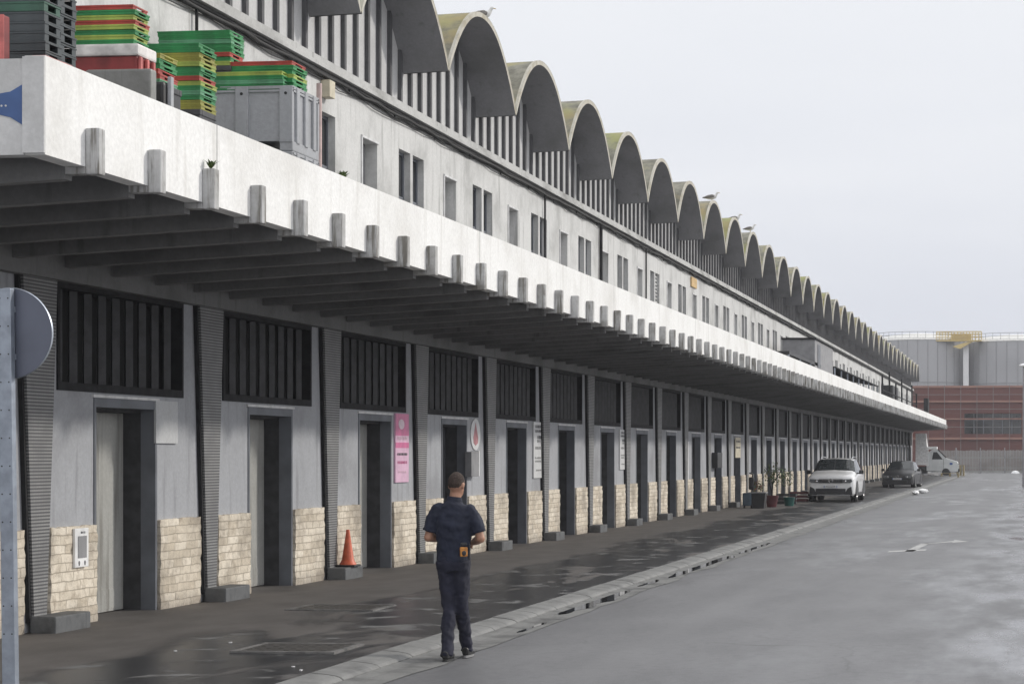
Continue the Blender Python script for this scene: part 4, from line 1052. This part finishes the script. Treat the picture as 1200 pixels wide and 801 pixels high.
# ------------------------------------------------------------------ potted plants and bins by the far wall
def leafy(root, c, r, n, size, mats, seed, name='foliage'):
    q = random.Random(seed); m = MB()
    for i in range(n):
        d = Vector((q.gauss(0, 1), q.gauss(0, 1), q.gauss(0, 1))).normalized()*q.random()**.4
        p = Vector(c)+Vector((d.x*r[0], d.y*r[1], d.z*r[2])); s = size*q.uniform(.6, 1.3)
        R = Matrix.Rotation(q.uniform(0, 6.3), 4, 'Z') @ Matrix.Rotation(q.uniform(-1.2, 1.2), 4, 'X')
        m.add([p+R @ Vector(v)*s for v in ((0, -1, 0), (.38, 0, .08), (0, 1, 0), (-.38, 0, .08))], [(0, 1, 2, 3)], q.randrange(len(mats)))
    return m.build(name, mats, root)
M['leafY'] = simple('yellow_green_leaf', (.13, .13, .035), .6, var=.3, scale=9); M['leafG'] = simple('green_leaf', (.05, .10, .03), .6, var=.4, scale=9); M['petal'] = simple('pink_orange_petal', (.35, .15, .11), .6, var=.3, scale=9); M['terra'] = simple('dark_red_pot', (.10, .025, .028), .5)
def ground_pt(u, v, X):
    y = ground_y(X, v, .1); return x_at(y, u), y
Xp = -9.55; Yp = ground_y(Xp, 595, .1); sp = F/depth(Xp, Yp)
def at(u): return x_at(Yp, u)
r = empty('planter', (at(887.5), Yp, .1), label='black square planter with pink flowers on a table-like rim by the far wall', cat='planter')
m = MB(); m.prism([(-.22, 0), (.22, 0), (.27, .5), (-.27, .5)], 'y', 0, .5); m.build('pot', M['black'], r)
m = MB(); m.bbox(-.30, .30, -.04, .54, .501, .54, .01); m.build('rim', M['blind'], r)
leafy(r, (-.05, .25, .74), (.26, .24, .22), 160, .06, [M['petal'], M['leafG'], M['leafY']], 1)
r = empty('potted_shrub', (at(898), Yp+1.5, .1), label='yellow green shrub in a dark red pot near the kerb blocks', cat='potted plant')
m = MB(); m.lathe([(.16, 0), (.24, .38), (.26, .40), (.22, .40), (.2, .36)], n=20); m.build('pot', M['terra'], r)
m = MB(); m.tube([(0, 0, .35), (.03, .02, .8), (.1, 0, 1.2)], [.03, .025, .012], 6); m.tube([(0, 0, .5), (-.15, .05, 1.1)], [.02, .01], 6); m.tube([(.03, .02, .8), (.35, 0, 1.3)], [.02, .01], 6); m.build('stem', M['vent'], r)
leafy(r, (.1, 0, 1.15), (.40, .35, .42), 300, .06, [M['leafY'], M['leafG']], 2)
r = empty('potted_shrub', (at(912), Yp+3.2, .1), label='smaller yellow shrub in a teal bucket closest to the white car', cat='potted plant')
M['teal'] = simple('teal_bucket', (.02, .09, .08), .5)
m = MB(); m.lathe([(.16, 0), (.21, .30), (.22, .31), (.18, .31)], n=20); m.build('pot', M['teal'], r)
m = MB(); m.tube([(0, 0, .25), (-.05, 0, .9)], [.02, .01], 6); m.build('stem', M['vent'], r)
leafy(r, (-.1, 0, 1.0), (.28, .25, .36), 150, .06, [M['leafY'], M['leafG']], 3)
r = empty('trolley_bag', (at(876.5), Yp-.1, .1), label='dark upright trolley with a blue grey bag left of the black planter', cat='trolley')
m = MB(); m.bbox(-.18, .12, 0, .3, .08, .52, .05); M['bluegrey'] = simple('blue_grey_cloth', (.07, .10, .13), .8); m.build('bag', M['bluegrey'], r)
m = MB(); m.tube([(.1, .15, .1), (.16, .2, 1.15), (.04, .2, 1.2)], .03, 8); m.bbox(.02, .2, .12, .28, .62, 1.05, .04); m.build('frame', M['black'], r)
for s in (-.15, .1):
    m = MB(); m.tube([(s, .1, .06), (s+.05, .1, .06)], .06, 12); m.build('wheel', M['rubber'], r)
for k, (u, lab) in enumerate(((921.5, 'low dark crate on the pavement left of the white car'), (936, 'brown low crate against the wall behind the white car bumper'))):
    x, y = x_at(Yp+6+k*4, u), Yp+6+k*4
    r = empty('low_crate', (x, y, .1), label=lab, cat='crate')
    m = MB()
    for z in (0, .14, .28): m.box(-.35, .35, 0, .02, z, z+.09); m.box(-.35, .35, .38, .40, z, z+.09); m.box(-.35, -.33, .02, .38, z, z+.09); m.box(.33, .35, .02, .38, z, z+.09)
    m.build('slats', M['black'] if k == 0 else M['terra'], r); m = MB(); m.box(-.33, .33, .02, .38, .02, .04); m.build('floor', M['black'], r)

# pallets and sacks in the street beyond the cars
M['timber'] = simple('weathered_pallet_wood', (.27, .22, .12), .85, var=.3, scale=8)
for k, (u, v, h, lab) in enumerate(((1113, 559, .35, 'low flat wooden pallet in front of the white box truck'), (1125.5, 557.5, .95, 'yellowish wooden crate at the nose of the white box truck'))):
    y = ground_y(-6, v); x = x_at(y, u); r = empty('wooden_pallet', (x, y, 0), label=lab, cat='pallet')
    w_ = .75 if k == 0 else .33
    m = MB()
    for i in range(5): m.box(-w_, w_, i*.22, i*.22+.14, h-.03, h)
    m.build('deck', M['timber'], r)
    for xx in (-w_, -.07, w_-.14):
        m = MB(); m.box(xx, xx+.14, 0, 1.02, 0, h-.032); m.build('bearer', M['timber'], r)
for k, (u, v, lab) in enumerate(((1081, 577.5, 'crumpled white plastic sack on the kerb by the dark car'), (1073, 579.5, 'smaller scrap of white plastic on the kerb nearest the white car'))):
    y = ground_y(-6, v); x = x_at(y, u); m = MB(); m.ball((0, 0, .09), (.28-.12*k, .4, .10), nu=18, nv=10); q = random.Random(k)
    m.v = [p+Vector((q.uniform(-.04, .04), q.uniform(-.05, .05), q.uniform(-.03, .03))) if p.z > .03 else p for p in m.v]
    m.sm = [False]*len(m.sm); tag(m.build('plastic_sack', M['bright'], None, (x, y, .02)), lab, 'sack')
y = Yv; x = x_at(y, 1095)
r = empty('scrap_heap', (x, y, 0), label='low heap of pale broken boxes on the ground before the white box truck', cat='debris')
q = random.Random(8); 
for i in range(9):
    m = MB(); a, b = q.uniform(-.9, .9), q.uniform(-2.8, -1.2); s_ = q.uniform(.1, .22)
    m.bbox(-s_, s_, -s_, s_, 0, s_*1.1, .02, 0, Matrix.Translation((a, b, 0)) @ Matrix.Rotation(q.uniform(0, 3), 4, 'Z')); m.build('box', M['blind'] if i % 2 else M['bright'], r)

# ------------------------------------------------------------------ fence across the end of the street
YFn = ground_y(-5, 554.2); sF = F/depth(-5, YFn)
M['fence'] = painted('weathered_grey_fence_board', (.30, .30, .29), (.13, .13, .12), .7, scale=.6)
r = empty('fence', (x_at(YFn, 1092), YFn, 0), label='grey vertical board fence with taller posts across the end of the street', cat='fence')
x1 = 22 - r.location.x; hF = 1.96+3.5/sF; x = 0; k = 0; q = random.Random(2)
while x < x1:
    m = MB(); xe_ = min(x+2.4, x1); xx = x+.06
    while xx < xe_-.02:
        m.box(xx, xx+.115, -.03-.02*(k % 2), .0, .05, hF+q.uniform(-.04, .05)); xx += .15; k += 1
    m.box(x, xe_, .001, .05, .5, .6); m.box(x, xe_, .001, .05, 1.5, 1.6)
    m.build('board_panel', M['fence'], r)
    m = MB(); m.box(x-.05, x+.05, -.12, .06, 0, hF+.28); m.build('post', M['blind'], r); x += 2.4
m = MB(); yv = YFn-2; m.lathe([(.42, 0), (.38, .14), (.2, .26), (.01, .29)], n=12); tag(m.build('white_tarp', M['bright'], None, (x_at(yv, 1190), yv, 0)), 'small white covered mound in front of the grey fence', 'tarpaulin')
# ------------------------------------------------------------------ red hall with scaffold-like rails
M['seam_g'] = simple('scaffold_grey', (.17, .16, .16), .6); YR_ = 235; sR = F/depth(0, YR_); ux = lambda u: x_at(YR_, u); vz = lambda v: EYE+(HV-v)*depth(0, YR_)/F
M['redwall'] = painted('dull_red_cladding', (.15, .058, .048), (.10, .048, .043), .6, scale=.3); M['redband'] = painted('pale_salmon_band', (.30, .165, .13), (.18, .1, .085), .5, scale=.4)
r = empty('red_building', (ux(1076), YR_, 0), label='long dull red building with salmon bands and a dark window strip behind the fence', cat='building')
xl, xr_ = ux(1040), ux(1330)
def W(x0, x1, y0, y1, z0, z1, name, mt, par=r):
    m = MB(); m.box(x0, x1, y0, y1, z0, z1); return m.build(name, mt, par, world=True)
zt = vz(454)
W(xl, xr_, YR_, YR_+25, vz(484), zt, 'wall', M['redwall']); W(xl, ux(1130), YR_, YR_+25, vz(508), vz(484.1), 'wall', M['redwall']); W(ux(1197), ux(1206), YR_, YR_+25, vz(508), vz(484.1), 'wall', M['redwall']); W(ux(1275), xr_, YR_, YR_+25, vz(508), vz(484.1), 'wall', M['redwall'])
W(xl, xr_, YR_, YR_+25, -.02, vz(508.1), 'wall', M['redwall'])
for a, b in ((1130, 1197), (1206, 1275)):
    m = MB(); m.box(ux(a), ux(b), YR_+1.0, YR_+1.05, vz(508), vz(484.1)); wn = m.build('window', M['glass'], r, world=True)
    m = MB(); n_ = 6
    for i in range(n_+1): xm = ux(a)+(ux(b)-ux(a))*i/n_; m.box(xm-.06, xm+.06, YR_+.85, YR_+.99, vz(508), vz(484.1))
    for vv in (492, 500): m.box(ux(a), ux(b), YR_+.86, YR_+.98, vz(vv)-.04, vz(vv)+.04)
    m.build('glazing_bars', M['reveal'], wn, world=True)
for v, h_ in ((470, 2.4), (490.5, 1.6), (513.5, 2.6)):
    W(xl, xr_, YR_-.35, YR_-.01, vz(v+h_/2), vz(v-h_/2), 'band', M['redband'])
W(xl, xr_, YR_-.15, YR_-.01, zt+.001, zt+.25, 'coping', M['redband'])
for i in range(14):
    u = 1050+i*19; W(ux(u)-.03, ux(u)+.03, YR_-.5, YR_-.37, 0, zt+.3, 'upright', M['seam_g'])
for v in (462, 479, 500):
    W(xl, xr_, YR_-.45, YR_-.37, vz(v)-.03, vz(v)+.03, 'rail', M['seam_g'])
for z in (1, 2, 3, 4, 5, 6, 7): pass
# ------------------------------------------------------------------ storage tanks
YT_ = 330; sT = F/depth(0, YT_); tx = lambda u: x_at(YT_, u); tz = lambda v: EYE+(HV-v)*depth(0, YT_)/F
M['tank'] = painted('grey_tank_steel', (.36, .36, .37), (.27, .27, .28), .6, scale=.12); M['tankroof'] = simple('white_tank_roof', (.75, .74, .70), .5); M['yellow'] = simple('yellow_handrail', (.55, .42, .16), .5)
M['seam'] = simple('tank_seam_grey', (.24, .24, .25), .6)
def tank(u0, u1, vtop, lab):
    xc = (tx(u0)+tx(u1))/2; R = (tx(u1)-tx(u0))/2; H = tz(vtop); r = empty('storage_tank', (xc, YT_+R, 0), label=lab, cat='storage tank', group='storage tanks beyond the red building')
    m = MB(); m.lathe([(R, 0), (R, H)], n=64); m.build('shell', M['tank'], r)
    m = MB()
    for k in range(28):
        a = k*2*pi/28; m.box(R*1.0, R+.05, -.05, .05, 0, H, 0, Matrix.Rotation(a, 4, 'Z'))
    m.lathe([(R+.01, H*.66), (R+.08, H*.66), (R+.08, H*.665), (R+.01, H*.665)], n=64); m.build('seam', M['seam'], r)
    m = MB(); m.lathe([(R+.1, H+.002), (R+.1, H+.28), (R*.85, H+.75), (R*.4, H+1.25), (.01, H+1.45)], n=48); m.build('roof', M['tankroof'], r)
    m = MB(); n_ = 36
    for k in range(n_):
        a = k*2*pi/n_; m.tube([(cos(a)*(R+.05), sin(a)*(R+.05), H+.28), (cos(a)*(R+.05), sin(a)*(R+.05), H+1.35)], .03, 4)
    for zz in (.8, 1.3): m.tube([(cos(a)*(R+.05), sin(a)*(R+.05), H+zz) for a in [k*2*pi/48 for k in range(49)]], .04, 5, cap=False)
    m.build('handrail', M['seam'], r); return r, xc, R, H
t1, xc, R, H = tank(1022, 1129, 397, 'large grey storage tank with white roof, left of the pair behind the red building')
tank(1134, 1252, 399, 'large grey storage tank cut off by the right edge of the photo')
xg = tx(1131.5)
r = empty('tank_stair', (xg, YT_+2, 0), label='pale stair tower with a yellow railed platform between the two tanks', cat='stair tower')
m = MB(); m.bbox(-.45, .45, 0, .8, 0, H-.6, .03); m.build('column', M['sign_w'], r)
def dz(v): return tz(v)
pw = (tx(1150)-tx(1097))/2; xo = (tx(1150)+tx(1097))/2-xg
m = MB(); m.box(xo-pw, xo+pw, -1.5, .9, H-.25, H-.1); m.build('platform', M['yellow'], r)
m = MB()
n_ = 15
for i in range(n_+1):
    x = xo-pw+2*pw*i/n_
    for yy in (-1.48, .88): m.box(x-.04, x+.04, yy-.03, yy+.03, H-.1, H+1.35)
for zz in (.45, .9, 1.3):
    for yy in (-1.48, .88): m.box(xo-pw, xo+pw, yy-.04, yy+.04, H+zz-.05, H+zz+.05)
m.build('handrail', M['yellow'], r)
m = MB(); m.box(xo-1.2, xo+2.0, -1.2, .6, H-.099, H+.9); m.build('valve_box', M['yellow'], r)
m = MB(); m.prism([(xo-1, H-1.1), (xo+1.6, H-.26), (xo+2.4, H-.26), (xo+.2, H-1.5)][::-1], 'y', -1.2, -1.0); m.build('brace', M['yellow'], r)
# lamp at the right edge
YL = 120; sL = F/depth(0, YL); xl_ = x_at(YL, 1199.5)
r = empty('street_lamp', (xl_, YL, 0), label='slim lamp post with a flat white head at the right edge of the photo', cat='street lamp')
zl = EYE+(HV-428)*depth(xl_, YL)/F
m = MB(); m.tube([(0, 0, 0), (0, 0, zl-.05)], [.07, .045], 10); m.build('pole', M['blind'], r)
m = MB(); m.lathe([(.02, -.08), (.24, -.05), (.27, 0), (.20, .06), (.03, .12)], c=(0, 0, zl), n=20); m.build('lamp_head', M['bright'], r)

# ------------------------------------------------------------------ the walking man
def person():  # noqa
    Yp_ = 18.95; xp = x_at(Yp_, 531.5); r = empty('person', (xp, Yp_, .006), radians(2), label='man seen from behind in dark navy short sleeved shirt and trousers walking along the kerb', cat='person')
    skin = simple('tanned_skin', (.36, .19, .125), .55, var=.12, scale=8); navy = simple('navy_shirt_cloth', (.010, .0135, .030), .85, var=.2, scale=5); trou = simple('navy_trouser_cloth', (.011, .012, .026), .85, var=.2, scale=5)
    hair = simple('short_dark_hair', (.045, .03, .024), .9, var=.35, scale=60, bmp=.5); shoe = simple('black_leather_shoe', (.02, .02, .02), .35); sole = simple('grey_rubber_sole', (.22, .22, .22), .7)
    def blob(name, fn, mat, vox, par, smooth=6, disp=None):
        m = MB(); fn(m); o = m.build(name, mat, par); md = o.modifiers.new('join', 'REMESH'); md.mode = 'VOXEL'; md.voxel_size = vox; md.use_smooth_shade = True
        s = o.modifiers.new('soft', 'SMOOTH'); s.factor = .5; s.iterations = smooth
        if disp:
            t = bpy.data.textures.new(name+'_folds', 'CLOUDS'); t.noise_scale = disp[1]; d = o.modifiers.new('folds', 'DISPLACE'); d.texture = t; d.strength = disp[0]; d.mid_level = .5
        return o
    H0 = Vector((.0, .02, 0))
    # x right, y away, z up; joints
    shL, shR = Vector((-.172, .0, 1.44)), Vector((.177, .01, 1.43)); elL, elR = Vector((-.25, -.02, 1.16)), Vector((.275, -.0, 1.15)); wrL, wrR = Vector((-.13, .24, 1.14)), Vector((.13, .25, 1.10))
    hipL, hipR = Vector((-.085, 0, .92)), Vector((.085, .0, .92)); knL, knR = Vector((-.045, .00, .49)), Vector((.06, .07, .50)); anL, anR = Vector((-.035, -.12, .09)), Vector((.065, .28, .10))
    hd = Vector((.025, .02, 1.655))
    def body(m):
        m.tube([(0, .01, .88), (0, .01, 1.0), (0, .0, 1.15), (0, .0, 1.32), (0, .0, 1.42), (0, 0, 1.48)], [(.12, .08), (.12, .085), (.125, .09), (.14, .09), (.12, .07), (.06, .05)], 20)
        m.tube([(0, .005, 1.44), (.012, .012, 1.52), (.02, .02, 1.60)], [.066, .058, .058], 16)
        # head with jaw, brow, nose and ears; turned slightly right and down
        R = Matrix.Translation(hd) @ Matrix.Rotation(radians(-14), 4, 'Z') @ Matrix.Rotation(radians(-12), 4, 'X')
        m.ball((0, 0, .015), (.077, .096, .103), 0, R); m.ball((0, .045, -.055), (.055, .055, .062), 0, R); m.ball((0, .02, -.035), (.066, .075, .075), 0, R)
        m.tube([(0, .088, .02), (0, .112, -.02), (0, .098, -.03)], [.010, .016, .012], 8, 0, R)
        for s in (-1, 1):
            m.ball((s*.079, -.005, -.008), (.010, .020, .032), 0, R, 8, 8); m.ball((s*.032, .085, .028), (.020, .012, .008), 0, R, 8, 6)
        m.ball((0, .098, -.062), (.026, .010, .008), 0, R, 8, 6)
        for sh, el, wr, s in ((shL, elL, wrL, -1), (shR, elR, wrR, 1)):
            m.tube([sh, (sh+el)/2, el], [.045, .046, .042], 14); m.ball(el, .044); fo = (el*.6+wr*.4); m.tube([el, fo, wr], [.043, .044, .029], 14)
            d = (wr-el).normalized(); up = Vector((0, 0, 1)); sd = d.cross(up).normalized()
            pc = wr+d*.05; m.tube([wr, wr+d*.03, wr+d*.085], [(.030, .022), (.042, .018), (.042, .016)], 12)
            for k in range(4):
                b0 = wr+d*.085+sd*(k-1.5)*.021; ln = (.066, .076, .072, .056)[k]
                cu = Vector((0, 0, -1))
                m.tube([b0-d*.02, b0+d*ln*.45+cu*.006, b0+d*ln*.75+cu*.022, b0+d*ln*.85+cu*.045], [.0100, .0095, .009, .008], 8)
            t0 = wr+d*.03+sd*(-s)*.036*(-1 if s > 0 else -1)*(-1); t0 = wr+d*.03-sd*s*.034
            m.tube([t0, t0+d*.025-sd*s*.022, t0+d*.058-sd*s*.026], [.013, .011, .009], 8)
        for hp, kn, an in ((hipL, knL, anL), (hipR, knR, anR)):
            m.tube([hp, (hp+kn)/2, kn], [.062, .056, .045], 14); m.tube([kn, kn*.65+an*.35, an], [.044, .042, .032], 14); m.tube([an+Vector((0, -.04, -.045)), an+Vector((.0, .12, -.06))], [.032, .028], 10)
    blob('body', body, skin, .0075, r, 3)
    def hairf(m):
        R = Matrix.Translation(hd) @ Matrix.Rotation(radians(-14), 4, 'Z') @ Matrix.Rotation(radians(-12), 4, 'X')
        m.ball((0, -.010, .030), (.080, .092, .094), 0, R); m.ball((0, -.034, .002), (.071, .066, .060), 0, R)
    blob('hair', hairf, hair, .008, r, 2, (.006, .02))
    def shirt(m):
        m.tube([(0, .005, .93), (0, .005, 1.0), (0, .0, 1.12), (0, -.005, 1.27), (0, -.002, 1.38), (0, .0, 1.45), (.003, .004, 1.495)], [(.172, .130), (.168, .130), (.166, .125), (.188, .132), (.192, .122), (.150, .10), (.08, .07)], 28)
        for s, sh, el in ((-1, shL, elL), (1, shR, elR)):
            e = sh*.22+el*.78; m.ball(sh+Vector((-.02*s, 0, -.015)), (.070, .076, .066)); m.tube([sh+Vector((-.04*s, 0, 0)), sh*.6+el*.4, e+Vector((.006*s, 0, -.01))], [(.08, .076), (.078, .076), (.078, .074)], 16)
        m.tube([(.0, .0, 1.45), (.006, .004, 1.525)], [(.088, .078), (.074, .068)], 18)
    o = blob('shirt', shirt, navy, .012, r, 5, (.034, .07))
    m = MB(); m.tube([(.006, .005, 1.505), (.010, .006, 1.545)], [(.080, .072), (.070, .064)], 20); m.build('collar', navy, r)
    def trf(m):
        m.tube([(0, .0, .99), (0, .0, .93), (0, .0, .84)], [(.150, .112), (.160, .122), (.152, .118)], 24)
        for hp, kn, an, s in ((hipL, knL, anL, -1), (hipR, knR, anR, 1)):
            m.tube([hp+Vector((0, 0, .02)), hp*.55+kn*.45, kn, kn*.5+an*.5, an+Vector((0, -.005, .0)), an+Vector((0, -.012, -.045))], [(.088, .108), (.080, .094), (.066, .074), (.064, .070), (.060, .068), (.062, .074)], 18)
    blob('trousers', trf, trou, .012, r, 4, (.034, .075))
    for an, s, lift in ((anL, -1, 0), (anR, 1, .0)):
        def sf(m, an=an):
            m.tube([(an.x, an.y-.075, .055), (an.x, an.y-.02, .065), (an.x, an.y+.06, .05), (an.x+.004*s, an.y+.14, .04), (an.x+.006*s, an.y+.195, .032)], [(.034, .048), (.043, .055), (.045, .045), (.047, .034), (.035, .022)], 16)
        so_ = blob('shoe', sf, shoe, .008, r, 2)
        m = MB(); pts = [(an.x+.046*cos(t), an.y+.055+.145*sin(t)) for t in [i*pi/12 for i in range(24)]]; m.prism(pts, 'z', 0, .022); m.build('sole', sole if s > 0 else shoe, so_)
    # orange radio pouch on the belt, right back
    R = Matrix.Translation((.135, -.128, 1.03)) @ Matrix.Rotation(radians(22), 4, 'Z')
    m = MB(); m.bbox(-.037, .037, -.03, .02, -.045, .045, .012, 0, R); og = simple('orange_pouch', (.48, .20, .04), .6, var=.3, scale=30); p = m.build('pouch', og, r)
    m = MB(); m.ball((0, -.031, -.012), (.022, .006, .024), 0, R); m.bbox(-.03, .03, -.02, .02, .056, .085, .006, 0, R); m.bbox(.048, .062, -.02, .02, -.08, .07, .004, 0, R); m.build('holster', M['black'], p)
    r.scale = (.95, 1, 1)
    return r
person()
# ------------------------------------------------------------------ thin sea haze in the air
m = MB(); m.box(-330, 330, -30, 900, -1.05, 60)
HZ = bpy.data.materials.new('sea_haze'); HZ.use_nodes = True; hn = HZ.node_tree; hn.nodes.remove(hn.nodes['Principled BSDF'])
pv = hn.nodes.new('ShaderNodeVolumePrincipled'); pv.inputs['Color'].default_value = (.92, .94, 1, 1); pv.inputs['Density'].default_value = .00042; pv.inputs['Anisotropy'].default_value = .0
hn.links.new(pv.outputs[0], hn.nodes['Material Output'].inputs['Volume'])
tag(m.build('haze', HZ), kind='stuff')
